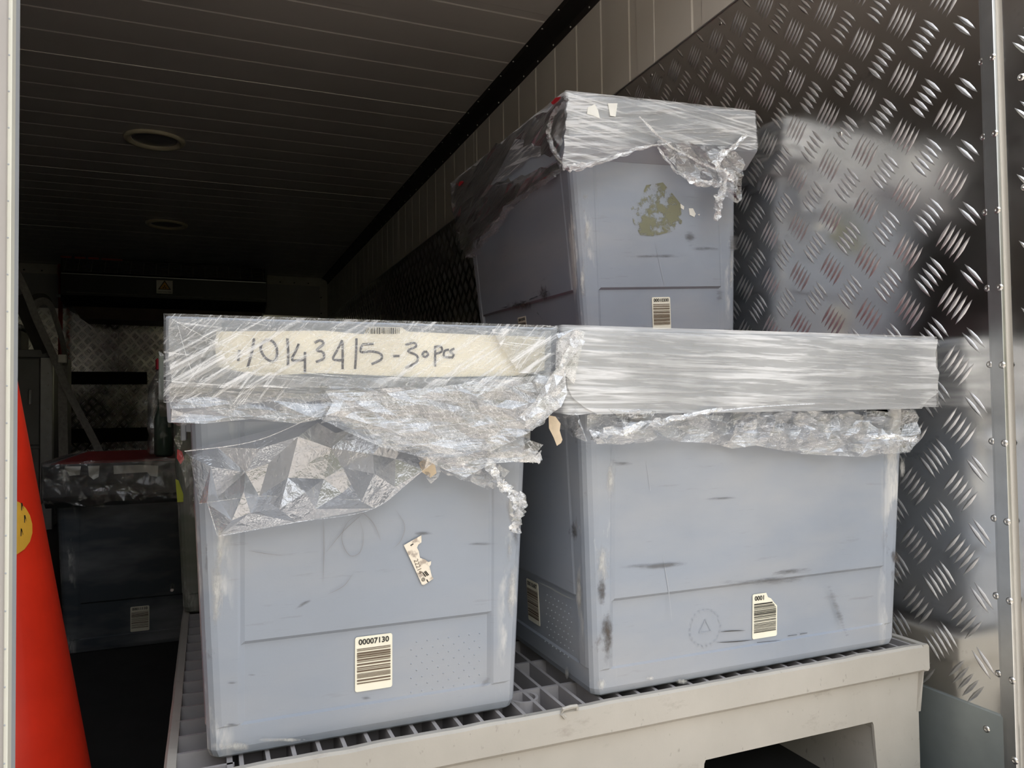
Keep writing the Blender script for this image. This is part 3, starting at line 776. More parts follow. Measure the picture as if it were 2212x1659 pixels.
film_sheet('loose_film', [hy(*q, 2.17) for q in ((1230, 716), (1190, 790), (1150, 850), (1110, 900), (1135, 930), (1165, 905), (1195, 880), (1212, 850), (1206, 800), (1225, 770), (1250, 740))], (Vector((0, 2.14, 0)), (0, -1, 0), UX, UZ), M['film_rope'], c1.o, c1.inv, .016, .03, 13, (1.0, 2.0), -.5)
# the big clear sheet hanging in crisp facets
PH = (Vector((0, 2.235, 0)), Vector((0, -1, 0)))
HV = [((398, 975), .01), ((410, 985), .05), ((430, 1088), .03), ((447, 1082), .07), ((474, 1158), .02), ((640, 1128), .03), ((808, 1098), .03), ((830, 1088), .02), ((915, 1015), .03), ((1000, 960), .02), ((1040, 925), .01), ((950, 905), .02), ((700, 900), .01), ((630, 930), .03),
      ((560, 968), .05), ((470, 966), .02), ((455, 1005), .07), ((530, 1020), .025), ((525, 1060), .06), ((470, 1075), .02), ((640, 942), .07), ((685, 912), .03), ((716, 968), .02), ((655, 1060), .07), ((740, 1065), .02), ((775, 1080), .06), ((760, 1048), .015), ((800, 1020), .075), ((852, 1052), .03), ((855, 992), .02), ((800, 980), .06), ((740, 1010), .03), ((905, 985), .06), ((600, 1095), .07), ((680, 1098), .04), ((540, 1105), .05), ((560, 1072), .02), ((500, 1120), .06),
      ((720, 935), .06), ((765, 925), .02), ((838, 935), .05), ((880, 950), .02), ((930, 940), .05), ((580, 1000), .03), ((620, 1030), .05), ((700, 1035), .02)]
pts = [hy(p[0], p[1], 2.235) for p, h in HV]
r = delaunay_2d_cdt([Vector((p.x, p.z)) for p in pts], [], [list(range(13))], 1, 1e-7)
bm = bmesh.new(); vv = []
for q, orig in zip(r[0], r[3]):
    h = HV[orig[0]][1] if orig else .03
    vv.append(bm.verts.new(c1.inv @ W((q[0], 2.262 - h * 1.1, q[1]))))
for f in r[2]: bm.faces.new([vv[i] for i in f])
link('hanging_film_sheet', bm, M['film_clear'], c1.o, kind='film', label='clear film sheet hanging in sharp folds')
for i, L in enumerate([[(398, 975), (560, 950), (716, 880)], [(430, 1088), (560, 1072), (655, 1075), (775, 1080)], [(474, 1158), (640, 1128), (808, 1098), (915, 1012), (1000, 955)], [(447, 1082), (470, 1158)], [(640, 942), (700, 990), (760, 1060)], [(425, 1060), (520, 960), (640, 915)]]):
    rope('film_crease', [hy(*q, 2.2) for q in L], (.0025, .0015), M['film_rope'], c1.o, c1.inv, 40 + i, seg=5)
rope('film_strand', [hy(*q, 2.2) for q in ((1095, 900), (1060, 945), (1053, 985), (1075, 1030), (1105, 1075), (1118, 1110))], (.022, .026), M['film_rope'], c1.o, c1.inv, 21)
rope('film_strand', [hy(*q, 2.2) for q in ((1112, 1080), (1125, 1075), (1118, 1110), (1110, 1150))], (.02, .022), M['film_rope'], c1.o, c1.inv, 22)
rope('film_strand', [hy(*q, 2.2) for q in ((985, 1000), (1050, 988), (1110, 985), (1166, 988))], (.012, .026), M['film_rope'], c1.o, c1.inv, 23)
rope('film_strand', [hy(*q, 2.2) for q in ((690, 870), (760, 905), (830, 935), (930, 965))], (.02, .02), M['film_rope'], c1.o, c1.inv, 24)
film_sheet('loose_film', [hy(*q, 2.2) for q in ((905, 985), (930, 960), (1060, 990), (1110, 1020), (1085, 1050), (1060, 1060), (1010, 1040), (960, 1020), (938, 1048))], (Vector((0, 2.24, 0)), (0, -1, 0), UX, UZ), M['film_loose'], c1.o, c1.inv, .02, .02, 14)
c1.patch('tan_scrap', [(905, 1000), (922, 985), (940, 1005), (943, 1022), (930, 1032), (912, 1020)], (Vector((0, 2.23, 0)), Vector((0, -1, 0))), M['tan'], .002, 'scrap of tan paper caught in the film')
c1.patch('hanging_paper_scrap', [(1185, 897), (1200, 900), (1211, 915), (1209, 930), (1215, 950), (1212, 957), (1203, 963), (1196, 945), (1186, 925)], (Vector((0, 2.4, 0)), Vector((-.2, -1, 0)).normalized()), M['tan'], .002, 'tan paper scrap hanging beside the crate')
# film trailing round the left edge of crate 1
film_sheet('loose_film', [hy(*q, 2.45) for q in ((368, 905), (410, 905), (418, 1000), (436, 1080), (438, 1165), (420, 1120), (400, 1060), (385, 1000), (374, 950))], (Vector((0, 2.5, 0)), (0, -1, 0), UX, UZ), M['film_dim'], c1.o, c1.inv, .03, .03, 15)
c1.patch('red_tape_scrap', [(383, 970), (393, 975), (398, 992), (390, 1003), (382, 990)], (Vector((0, 2.55, 0)), Vector((0, -1, 0))), M['redtape'], .003, 'scrap of red tape')

# ---------------- front right crate (long side to the viewer)

def U(w): return Vector((w.x / S, w.y / S, w.z / S + FLOOR))          # metres -> units
def lplane(c, p, n):
    """plane of a crate given in its own units -> world units"""
    return U(c.m @ (Vector(p) * S)), (c.m.to_3x3() @ Vector(n)).normalized()
def lsheet(name, c, p, n, u, px, mat, **k):
    p0, nn = lplane(c, p, n); uu = (c.m.to_3x3() @ Vector(u)).normalized(); vv = nn.cross(uu)
    if vv.z < 0: vv = -vv
    return film_sheet(name, [hit(*q, p0, nn) for q in px], (p0, nn, uu, vv), mat, c.o, c.inv, **k)
def facepos(c, side, px, py):
    n = {'S': (0, -1, -TAP), 'L': (-1, 0, -TAP), 'R': (1, 0, -TAP)}[side]; p = {'S': (0, -HLB, 0), 'L': (-HSB, 0, 0), 'R': (HSB, 0, 0)}[side]
    p0, nn = lplane(c, p, n); q = c.inv @ W(hit(px, py, p0, nn)) / S
    return ({'S': q.x, 'L': -q.y, 'R': q.y}[side], q.z)
def bplane(c, side, off=.003):
    n = {'S': (0, -1, -TAP), 'L': (-1, 0, -TAP), 'R': (1, 0, -TAP)}[side]; p = {'S': (0, -HLB, 0), 'L': (-HSB, 0, 0), 'R': (HSB, 0, 0)}[side]
    p0, nn = lplane(c, p, n); return (p0 + nn * off, nn)

def smudge_mat(name, col, top, k=6.0, st=(1.5, 1.5, .5)):
    m = NT(name); uv = m.n('UVMap'); le = m.n('VectorMath'); le.operation = 'LENGTH'; m.l(uv.outputs[0], le.inputs[0])
    f = m.math('ADD', m.math('SUBTRACT', 1.0, le.outputs['Value']), m.math('MULTIPLY', m.math('SUBTRACT', m.noise(k * 5, m.coord(st), 7, .75), .5), 3.4))
    f = m.math('MULTIPLY', m.rng(f, .25, 1.1, 0, top), m.rng(le.outputs['Value'], .5, 1.2, 1, 0)); tr = m.n('BsdfTransparent'); m.set(col, .6)
    mx = m.n('MixShader'); m.l(f, mx.inputs[0]); m.l(tr.outputs[0], mx.inputs[1]); m.l(m.b.outputs[0], mx.inputs[2]); m.l(mx.outputs[0], m.out.inputs['Surface']); return m.m
M['scuff'] = smudge_mat('pale_scuff', (.62, .61, .585), .8); M['smut'] = smudge_mat('brown_grime', (.09, .075, .065), .8, 8, (1, 1, .8)); M['rubgrey'] = smudge_mat('grey_rub_patch', (.15, .15, .155), .6, 5, (.6, .6, 4))
def smudge(c, side, cx, cy, w, h, mat='scuff', ang=0, off=.003, name='scuff_mark'):
    p0, nn = bplane(c, side, off); bm = bmesh.new(); uvl = bm.loops.layers.uv.new('UVMap'); ca, sa = math.cos(ang), math.sin(ang)
    co = [(-1, -1), (1, -1), (1, 1), (-1, 1)]
    vs_ = [bm.verts.new(c.inv @ W(hit(cx + (a * w * ca - b * h * sa) * .8, cy + (a * w * sa + b * h * ca) * .8, p0, nn))) for a, b in co]
    f = bm.faces.new(vs_)
    for l, u in zip(f.loops, co): l[uvl].uv = (u[0] * 1.25, u[1] * 1.25)
    return link(name, bm, M[mat], c.o)
for q in ((470, 1290, 34, 190), (475, 1195, 18, 60), (1108, 1265, 24, 130), (1100, 1190, 16, 70), (500, 1612, 95, 22), (620, 1598, 120, 10), (1105, 1090, 22, 80)): smudge(c1, 'S', *q)
for q in ((446, 1200, 8, 90), (1112, 1140, 20, 90), (910, 1152, 40, 8), (655, 1305, 42, 8, -.5), (1035, 1175, 60, 6), (1050, 1470, 14, 30, .7), (500, 1475, 22, 6), (500, 1565, 26, 7), (545, 1458, 20, 5)): smudge(c1, 'S', q[0], q[1], q[2], q[3], 'smut' if q[0] in (446, 1112) else 'rubgrey', q[4] if len(q) > 4 else 0)
smudge(c1, 'S', 790, 1508, 26, 9, 'rubgrey', 0, -.008)
c2 = Crate('wide blue-grey crate at front right, its rim bound in smooth banded film', (1.9066, 2.281 + HSB, -.996), (0, 0, -math.pi / 2))
c2.label('R', (1.881 + 1.997) / 2 - 1.9066, .198, '0001', 5, torn=True, lab='cream barcode label with a torn upper corner')
c2.label('S', -.018, .212, '00010687', 7, lab='barcode label numbered 00010687 on the narrow side')
c2.dots('S', .10, .30, .09, .27, 7, 8)
for q in ((1300, 1225, 34, 90), (1300, 1478, 22, 26), (1475, 1472, 34, 14), (1318, 1030, 18, 90), (1950, 1010, 14, 60), (1405, 1465, 26, 10)): smudge(c2, 'R', *q)
for q in ((1300, 1285, 22, 70), (1312, 1365, 26, 110), (1935, 1205, 22, 36), (1938, 1240, 26, 14)): smudge(c2, 'R', *q, 'smut')
for q in ((1650, 1255, 190, 14, -.06), (1700, 1235, 90, 14, -.12), (1560, 1076, 60, 6, -.05), (1420, 1222, 130, 12, -.05), (1340, 1000, 60, 14, 0), (1810, 1320, 14, 120, -.35)): smudge(c2, 'R', q[0], q[1], q[2], q[3], 'rubgrey', q[4])
for q in ((1250, 1290, 12, 110), (1245, 1140, 12, 60), (1225, 1455, 14, 26)): smudge(c2, 'S', *q)
smudge(c2, 'S', 1238, 1150, 26, 40, 'smut')
# embossed round mark and maker's lines
bm = bmesh.new(); rnd = random.Random(2)
mc = c2.fmat('R', *facepos(c2, 'R', 1527, 1358)); R_ = .062 * S
for k in range(22):
    t = k / 22 * 2 * math.pi; q = Vector((math.cos(t), math.sin(t), 0)); tt = Vector((-math.sin(t), math.cos(t), 0))
    for a, b in ((q * R_ - tt * .003 * S, q * R_ * 1.13 - tt * .003 * S), (q * R_ * rnd.uniform(1, 1.13) - tt * .003 * S, q * R_ * rnd.uniform(1, 1.13) + tt * .004 * S)):
        ribbon_flat(bm, [mc @ a, mc @ b], .0022 * S, mc.to_3x3() @ Vector((0, 0, 1)))
tri = [Vector((math.cos(math.radians(90 + 120 * k)), math.sin(math.radians(90 + 120 * k)), 0)) * .03 * S for k in (0, 1, 2, 3)]
ribbon_flat(bm, [mc @ p for p in tri], .0035 * S, mc.to_3x3() @ Vector((0, 0, 1)))
link('embossed_mark', bm, M['pale'] if 'pale' in M else M['rim'], c2.o, label='faint moulded ring mark')
MARKS = [[(1555, 1365), (1580, 1363), (1610, 1362)], [(1548, 1388), (1590, 1386), (1628, 1382)], [(1635, 1388), (1690, 1383)], [(1702, 1374), (1722, 1371)], [(1728, 1370), (1744, 1367)], [(1676, 1196), (1690, 1203), (1708, 1208)], [(1408, 1078), (1410, 1098), (1413, 1116)]]
c2.strokes('scratch_marks', MARKS, bplane(c2, 'R', -.008), M['ink'], .003)
#c2.strokes('smear_marks', [[(1775, 1258), (1795, 1290), (1815, 1330), (1830, 1378)]], bplane(c2, 'R', -.009), soft_mark('faint_smear', (.16, .17, .19)), .022)
c2.strokes('scratch_line', [[(1432, 1200), (1437, 1230), (1445, 1280), (1452, 1345)], [(1397, 1000), (1405, 1060)]], bplane(c2, 'R', .003), plain('pale_scratch', (.42, .44, .48), .6), .0022)
c2.strokes('crease', [[(1160, 1256), (1185, 1268), (1215, 1285), (1243, 1297)]], bplane(c2, 'S', .003), plain('pale_crease', (.40, .42, .42), .6), .006)
# films of crate 2
c2.wrap(.97, 1.256, M['film_band'], .004, .003, 9, 300, 14, .01, wave=.4)
AP2 = (.579, 0, 0)
lsheet('film_wrap', c2, (.583, 0, 0), (1, 0, 0), (0, 1, 0), [(1237, 714), (1600, 723), (2025, 733), (2026, 848), (1990, 883), (1700, 889), (1290, 895), (1262, 880), (1225, 836)], M['film_band'], spacing=.040, amp=.004, seed=31, aniso=(9, .62), rot=.015, smooth=True)
# torn skirt of film below the apron
lsheet('film_skirt', c2, (.535, 0, 0), (1, 0, 0), (0, 1, 0), [(1262, 885), (1975, 885), (1978, 950), (1960, 975), (1900, 980), (1830, 985), (1760, 982), (1690, 974), (1640, 966), (1555, 962), (1500, 955), (1420, 950), (1380, 953), (1330, 960), (1275, 958), (1262, 930)], M['film_loose'], spacing=.035, amp=.05, seed=33, aniso=(1.7, 1), rot=.1)
lsheet('film_skirt', c2, (.545, 0, 0), (1, 0, 0), (0, 1, 0), [(1560, 960), (1600, 895), (1690, 890), (1790, 890), (1850, 905), (1940, 945), (1970, 950), (1950, 975), (1880, 978), (1760, 978), (1640, 965)], M['film_loose'], spacing=.03, amp=.05, seed=34, aniso=(1, 1))
p0, nn = lplane(c2, (.60, 0, 0), (1, 0, 0))
rope('film_strand', [hit(*q, p0, nn) for q in ((1275, 945), (1340, 930), (1420, 912), (1480, 898), (1560, 885))], (.028, .008), M['film_rope'], c2.o, c2.inv, 51)
rope('film_strand', [hit(*q, p0, nn) for q in ((1870, 942), (1930, 944), (1978, 950))], (.008, .014), M['film_rope'], c2.o, c2.inv, 52)
rope('film_strand', [hit(*q, p0, nn) for q in ((1480, 898), (1620, 880), (1760, 872))], (.006, .004), M['film_rope'], c2.o, c2.inv, 53)
lsheet('film_skirt', c2, (0, -.80, 0), (0, -1, 0), (1, 0, 0), [(1215, 840), (1262, 905), (1270, 955), (1240, 945), (1200, 915), (1185, 880)], M['film_side'], spacing=.04, amp=.03, seed=35)
lsheet('film_corner', c2, (.60, 0, 0), (1, 0, 0), (0, 1, 0), [(1200, 722), (1236, 712), (1262, 716), (1250, 770), (1240, 830), (1200, 825), (1195, 790)], M['film_rope'], spacing=.03, amp=.02, seed=36, aniso=(1, 2.5))
p0, nn = lplane(c2, (.50, 0, 0), (1, 0, 0))
rope('film_tuft', [hit(*q, p0, nn) for q in ((2024, 800), (2034, 815), (2040, 835), (2046, 850))], (.02, .010), M['film_rope'], c2.o, c2.inv, 54)

# ---------------- crate behind, carrying the top one
c6 = Crate('blue-grey crate directly behind the wide front crate, under the tilted top crate', (1.9066, 3.475 + HSB, -1), (0, 0, -math.pi / 2))

# ---------------- top crate, slightly tilted
c3 = Crate('tilted blue-grey crate stacked highest, old glue stain on its front', (2.2132, 4.0489, .292), (.01496, -.0618, .0246))
c3.label('S', *facepos(c3, 'S', 1431, 676), '00010300', 11, lab='cream barcode label numbered 00010300 on the front')
c3.label('L', *facepos(c3, 'L', 1127, 715), '00010300', 12, lab='barcode label on the shaded side')
pl = bplane(c3, 'S', .003)
c3.patch('glue_stain', [(1360, 430), (1385, 425), (1396, 400), (1432, 394), (1450, 415), (1470, 440), (1474, 482), (1452, 500), (1412, 510), (1384, 508), (1368, 480)], pl, M['residue'], .0004, 'blotchy yellow-green glue stain')
for P_ in ([(1470, 440), (1478, 446), (1477, 453), (1469, 448)], [(1488, 450), (1497, 450), (1503, 462), (1500, 469), (1490, 464)], [(1507, 463), (1512, 462), (1511, 466)]):
    c3.patch('paper_flake', P_, pl, M['white'], .001)
for q in ((1262, 425, 14, 24), (1268, 495, 16, 60), (1258, 595, 14, 130), (1580, 560, 12, 120), (1262, 455, 8, 20)): smudge(c3, 'S', *q)
for q in ((1525, 537, 60, 9), (1585, 525, 22, 40), (1420, 553, 130, 8), (1490, 515, 24, 30), (1555, 640, 20, 24)): smudge(c3, 'S', *q, 'rubgrey')
for q in ((1175, 635, 26, 40), (1130, 660, 70, 20)): smudge(c3, 'L', *q, 'smut')
c3.strokes('scratch_line', [[(1415, 520), (1425, 570), (1437, 625)]], pl, plain('pale_scratch_b', (.36, .38, .42), .6), .002)
c3.strokes('rub_marks', [[(1080, 665), (1110, 660), (1150, 645), (1185, 628)], [(1160, 675), (1172, 690)]], bplane(c3, 'L', .003), soft_mark('black_rub', (.02, .02, .02)), .010)
# films of crate 3
c3.wrap(1.05, 1.256, M['film_pull'], .004, .004, 17, 300, 14, .03, wave=1.2)
lsheet('film_wrap', c3, (0, -.850, 0), (0, -1, 0), (1, 0, 0), [(1226, 208), (1425, 228), (1629, 252), (1632, 300), (1628, 318), (1500, 312), (1420, 306), (1395, 318), (1330, 340), (1280, 358), (1240, 366), (1214, 366), (1213, 345), (1222, 280)], M['film_pull'], spacing=.035, amp=.008, seed=41, aniso=(4, .8), rot=.14)
lsheet('loose_film', c3, (0, -.835, 0), (0, -1, 0), (1, 0, 0), [(1410, 310), (1560, 318), (1600, 345), (1598, 420), (1590, 440), (1560, 425), (1545, 480), (1538, 475), (1545, 400), (1500, 400), (1470, 385), (1450, 360), (1425, 330)], M['film_loose'], spacing=.026, amp=.035, seed=43, aniso=(2, 1), rot=-.6)
p0, nn = lplane(c3, (0, -.87, 0), (0, -1, 0))
def H(q): return hit(*q, p0, nn)
rope('film_strand', [H(q) for q in ((1380, 252), (1440, 310), (1500, 345), (1560, 372))], (.006, .008), M['film_rope'], c3.o, c3.inv, 61)
rope('film_strand', [H(q) for q in ((1612, 292), (1580, 320), (1548, 350), (1560, 375), (1590, 395))], (.012, .03), M['film_rope'], c3.o, c3.inv, 62)
rope('film_strand', [H(q) for q in ((1560, 372), (1555, 420), (1550, 450), (1545, 478))], (.035, .018), M['film_rope'], c3.o, c3.inv, 63)
rope('film_strand', [H(q) for q in ((1420, 318), (1455, 365), (1500, 392), (1550, 398))], (.008, .025), M['film_rope'], c3.o, c3.inv, 64)
rope('film_strand', [H(q) for q in ((1214, 362), (1250, 360), (1320, 342), (1395, 318), (1450, 308))], (.025, .006), M['film_pull'], c3.o, c3.inv, 65)
# shaded long side: film pulled to a twisted tail
lsheet('film_side_sheet', c3, (-.585, 0, 0), (-1, 0, 0), (0, 1, 0), [(1222, 210), (1100, 295), (985, 395), (978, 430), (990, 500), (1012, 560), (1060, 500), (1120, 440), (1212, 370), (1205, 350), (1140, 380), (1060, 400), (1120, 300), (1190, 340), (1214, 330)], M['film_side'], spacing=.04, amp=.02, seed=44, aniso=(3, .8), rot=-.3)
p0, nn = lplane(c3, (-.62, 0, 0), (-1, 0, 0))
rope('film_strand', [H(q) for q in ((1212, 366), (1160, 400), (1100, 450), (1060, 500), (1010, 556))], (.02, .045), M['film_side'], c3.o, c3.inv, 66)
rope('film_strand', [H(q) for q in ((1212, 366), (1150, 382), (1070, 402))], (.012, .02), M['film_side'], c3.o, c3.inv, 67)
rope('film_strand', [H(q) for q in ((1226, 215), (1195, 250), (1185, 300), (1214, 360))], (.03, .012), M['film_side'], c3.o, c3.inv, 68)
pa = lplane(c3, (0, -.856, 0), (0, -1, 0))
c3.patch('paper_scrap', [(1270, 232), (1285, 225), (1292, 238), (1296, 256), (1282, 250), (1268, 246)], pa, M['white'], .001)
c3.patch('paper_scrap', [(1313, 223), (1334, 223), (1330, 252), (1318, 250)], pa, M['white'], .001)
c3.patch('red_tape_scrap', [(1190, 222), (1200, 211), (1211, 209), (1204, 219), (1194, 226)], lplane(c3, (-.59, 0, 0), (-1, 0, 0)), M['redtape'], .003)
c3.patch('red_tape_scrap', [(985, 398), (996, 391), (1001, 393), (992, 402)], lplane(c3, (-.60, 0, 0), (-1, 0, 0)), M['redtape'], .003)

# ---------------- crate standing on the floor at the left, and the olive crate behind crate 1
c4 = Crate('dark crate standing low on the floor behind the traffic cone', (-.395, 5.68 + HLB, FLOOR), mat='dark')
c4.label('S', *facepos(c4, 'S', 302, 1337), '00011110', 21)
pa = lplane(c4, (0, -.850, 0), (0, -1, 0))
for P_ in ([(190, 1007), (215, 1006), (213, 1030), (202, 1036), (192, 1028)], [(245, 1006), (300, 1004), (342, 1006), (340, 1030), (325, 1028), (318, 1020), (246, 1024)], [(140, 1008), (175, 1007), (172, 1026), (150, 1028)]):
    c4.patch('paper_scrap', P_, pa, M['white'], .002)
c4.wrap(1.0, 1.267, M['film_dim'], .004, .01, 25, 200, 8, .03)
lsheet('loose_film', c4, (0, -.86, 0), (0, -1, 0), (1, 0, 0), [(90, 1000), (370, 990), (374, 1080), (300, 1085), (230, 1095), (160, 1090), (92, 1075)], M['film_dim'], spacing=.05, amp=.04, seed=45)
c5 = Crate('olive-grey crate behind the front left crate, yellow-green label on it', (.362, 4.03 + HLB, -.996), (0, 0, 0), 'olive')
p5 = bplane(c5, 'S', .004)
c5.patch('yellow_label', [(379, 1035), (386, 1038), (396, 1068), (396, 1084), (383, 1085)], p5, M['yellow'], .003, 'yellow-green label')
bm = bmesh.new(); q = c5.inv @ W(hit(372, 1272, *p5)); tube(bm, [q + Vector((0, -.03 * S, 0)), q + Vector((0, .04 * S, .01 * S))], .008 * S, 6); link('wire_tag', bm, M['alu'], c5.o)

# ================================================================== PALLET
def pallet(label, zt, ymin):
    X0, X1, Y0, Y1 = -.115, 2.742, 2.242, 5.50
    base = W((0, 0, zt - .59)); base.x = (X0 + X1) / 2 * S; base.y = (Y0 + Y1) / 2 * S
    p = thing('plastic_pallet', label, 'pallet', base)
    # deck lattice
    bm = bmesh.new(); o = base
    def rib(a, b): box(bm, W(a) - o, W(b) - o)
    x = X0 + .06; k = 0
    while x < X1 - .05:
        if x > .05: rib((x - .006, Y0 + .03, zt - .105), (x + .006, Y1 - .03, zt - .004))
        x += .0722; k += 1
    y = 2.307; ys = []
    while y < Y1 - .04: ys.append(y); y += .1243
    for i, y in enumerate(ys): rib((X0 + .03, y - .0055, zt - .105), (.07, y + .0055, zt - .004))
    for y in (2.474, 2.735, 3.0, 3.27, 3.54, 3.8, 4.07, 4.33, 4.6, 4.86, 5.12, 5.36):
        rib((.05, y - .007, zt - .105), (X1 - .03, y + .007, zt - .005))
    rib((.05, Y0, zt - .105), (.066, Y1 - .03, zt - .004)) if True else None
    link('deck_lattice', bm, M['grid'], p)
    # round stop in the lattice
    bm = bmesh.new(); lathe(bm, [(.052 * S, -.10 * S), (.052 * S, -.003 * S), (.042 * S, -.003 * S), (.042 * S, -.10 * S)], W((1.008, 2.415, zt)) - o, 20); link('deck_boss', bm, M['grid'], p)
    # rim walls: profile with a proud lip, swept along four sides
    def wallbox(bm, a, b, inward):
        pass
    def side_wall(A, B, n):
        """A->B along the outer edge (units xy), n outward; openings cut as notches"""
        bm = bmesh.new(); A, B, n = Vector((*A, 0)), Vector((*B, 0)), Vector((*n, 0)); d = (B - A); L = d.length; d.normalize()
        nseg = 90; prof = [(-.032, -.10), (-.032, 0.0), (-.008, .002), (0, -.006), (0, -.098), (-.008, -.106), (-.022, -.112), (-.026, -.118), (-.026, -.275), (-.05, -.275)]
        rings = []
        for i in range(nseg + 1):
            t = L * i / nseg; R = []
            for j, (q, z) in enumerate(prof):
                zz = z; 
                if j in (1, 2, 3): zz += .0035 * noise.noise(Vector((t * 9, zt, 0))) - (.022 if noise.noise(Vector((t * 5 + 40, 3, 0))) > .62 and j == 2 else 0)
                qq = q + (.002 * noise.noise(Vector((t * 4, z * 8, 5))))
                tt_ = t + (.026 if j >= 6 and i == 0 else -.026 if j >= 6 and i == nseg else 0)
                R.append(bm.verts.new(W(A + d * tt_ + n * qq + Vector((0, 0, zt + zz))) - o))
            rings.append(R)
        m = len(prof)
        for a, b in zip(rings, rings[1:]):
            for j in range(m): bm.faces.new((a[j], a[(j + 1) % m], b[(j + 1) % m], b[j]))
        bm.faces.new(rings[0]); bm.faces.new(rings[-1][::-1])
        return bm
    for nm, A, B, n in (('front_skirt', (X0, Y0), (X1, Y0), (0, -1)), ('rear_skirt', (X1, Y1), (X0, Y1), (0, 1)), ('side_skirt', (X0, Y1), (X0, Y0), (-1, 0)), ('side_skirt', (X1, Y0), (X1, Y1), (1, 0))):
        link(nm, side_wall(A, B, n), M['pallet'], p)
    # feet, hollow blocks running back, with rounded upper corners at the fork openings
    for (xa, xb) in ((X0 + .026, .26), (.80, 1.632), (2.468, X1 - .026)):
        for (ya, yb) in ((Y0 + .026, 3.05), (3.45, 4.25), (4.7, Y1 - .026)):
            bm = bmesh.new(); zb = zt - .59; zh = zt - .26; r = .05
            pts = [(xa, zb), (xa, zh)]
            if xa > 0: pts = [(xa, zb), (xa, zh - r), (xa - .02, zh - .012), (xa - .05, zh)]
            if xb < 2.6: pts += [(xb + .05, zh), (xb + .02, zh - .012), (xb, zh - r), (xb, zb)]
            else: pts += [(xb, zh), (xb, zb)]
            poly_prism(bm, [W((x, ya, z)) - o for x, z in pts], Vector((0, (yb - ya) * S, 0)))
            bmesh.ops.bevel(bm, geom=[e for e in bm.edges if abs(e.verts[0].co.z - e.verts[1].co.z) > .06], offset=.012 * S, segments=2, affect='EDGES')
            link('foot', bm, M['pallet'], p)
    # stray plastic burr on the front lip
    bm = bmesh.new(); tube(bm, [W(hit(*q, (0, Y0 - .004, 0), (0, 1, 0))) - o for q in ((1221, 1550), (1214, 1543), (1216, 1532), (1232, 1527), (1245, 1525), (1247, 1532))], .007 * S, 6); link('plastic_burr', bm, M['pallet'], p, label='loose moulding burr on the front lip')
    return p
pallet('grey-beige plastic pallet with a lattice deck under the wrapped crates', -1.0, 2.24)

# ================================================================== TRAFFIC CONE
cb = W((-.672, 2.95, FLOOR)); cone = thing('traffic_cone', 'orange-red traffic cone standing just inside the left door', 'cone', cb)
bm = bmesh.new(); lathe(bm, [(.36 * S, .04 * S), (.345 * S, .10 * S), (.078 * S, 1.72 * S), (.065 * S, 1.75 * S), (.03 * S, 1.75 * S)], (0, 0, 0), 48); link('cone_body', bm, M['cone'], cone, smooth=False)
for f in cone.children[0].data.polygons: f.use_smooth = True
bm = bmesh.new(); box(bm, Vector((-.42 * S, -.42 * S, 0)), Vector((.42 * S, .42 * S, .07 * S)), .012, 2); link('base_plate', bm, M['cone'], cone)
def on_cone(a, z, off=.004):
    r = .345 - (z - .10) * (.267 / 1.62) + off
    return Vector((r * math.cos(a), r * math.sin(a), z)) * S
def cone_patch(name, ac, zc, pts, mat, off=.004, label=None):
    bm = bmesh.new(); rings = [[bm.verts.new(on_cone(ac + x * k / .15, zc + y * k, off)) for x, y in pts] for k in (1, .75, .5, .25)]; c = bm.verts.new(on_cone(ac, zc, off))
    n_ = len(pts)
    for a, b in zip(rings, rings[1:]):
        for i in range(n_): bm.faces.new((a[i], a[(i + 1) % n_], b[(i + 1) % n_], b[i]))
    for i in range(n_): bm.faces.new((c, rings[-1][i], rings[-1][(i + 1) % n_]))
    return link(name, bm, mat, cone, label=label)
AC = -1.05
st = cone_patch('round_sticker', AC - .03, 1.225, [(.085 * math.cos(k * .3142), .092 * math.sin(k * .3142)) for k in range(20)], M['conesticker'], .004, 'round orange-yellow sticker')
for k, (z, dx) in enumerate(((1.285, .03), (1.245, .035), (1.205, .02))):
    for j in range(3):
        bm = bmesh.new(); a = AC - .03 + (dx - .035 * j) / .15 + .15
        ribbon_flat(bm, [on_cone(a, z - .012, .006), on_cone(a + .02, z + .012, .006), on_cone(a + .045, z - .008, .006)], .006 * S, on_cone(a, z, .006).normalized())
        link('lettering', bm, M['ink'], st)
wp = cone_patch('white_sticker', AC + .12, 1.44, [(-.05, -.09), (.018, -.085), (.028, -.02), (.014, .0), (.026, .05), (.012, .10), (-.05, .09)], M['white'], .004, 'worn white sticker')
bm = bmesh.new(); ribbon_flat(bm, [on_cone(AC + .05, 1.44, .006), on_cone(AC + .25, 1.445, .006)], .007 * S, on_cone(AC + .1, 1.6).normalized()); link('red_line', bm, M['cone'], wp)

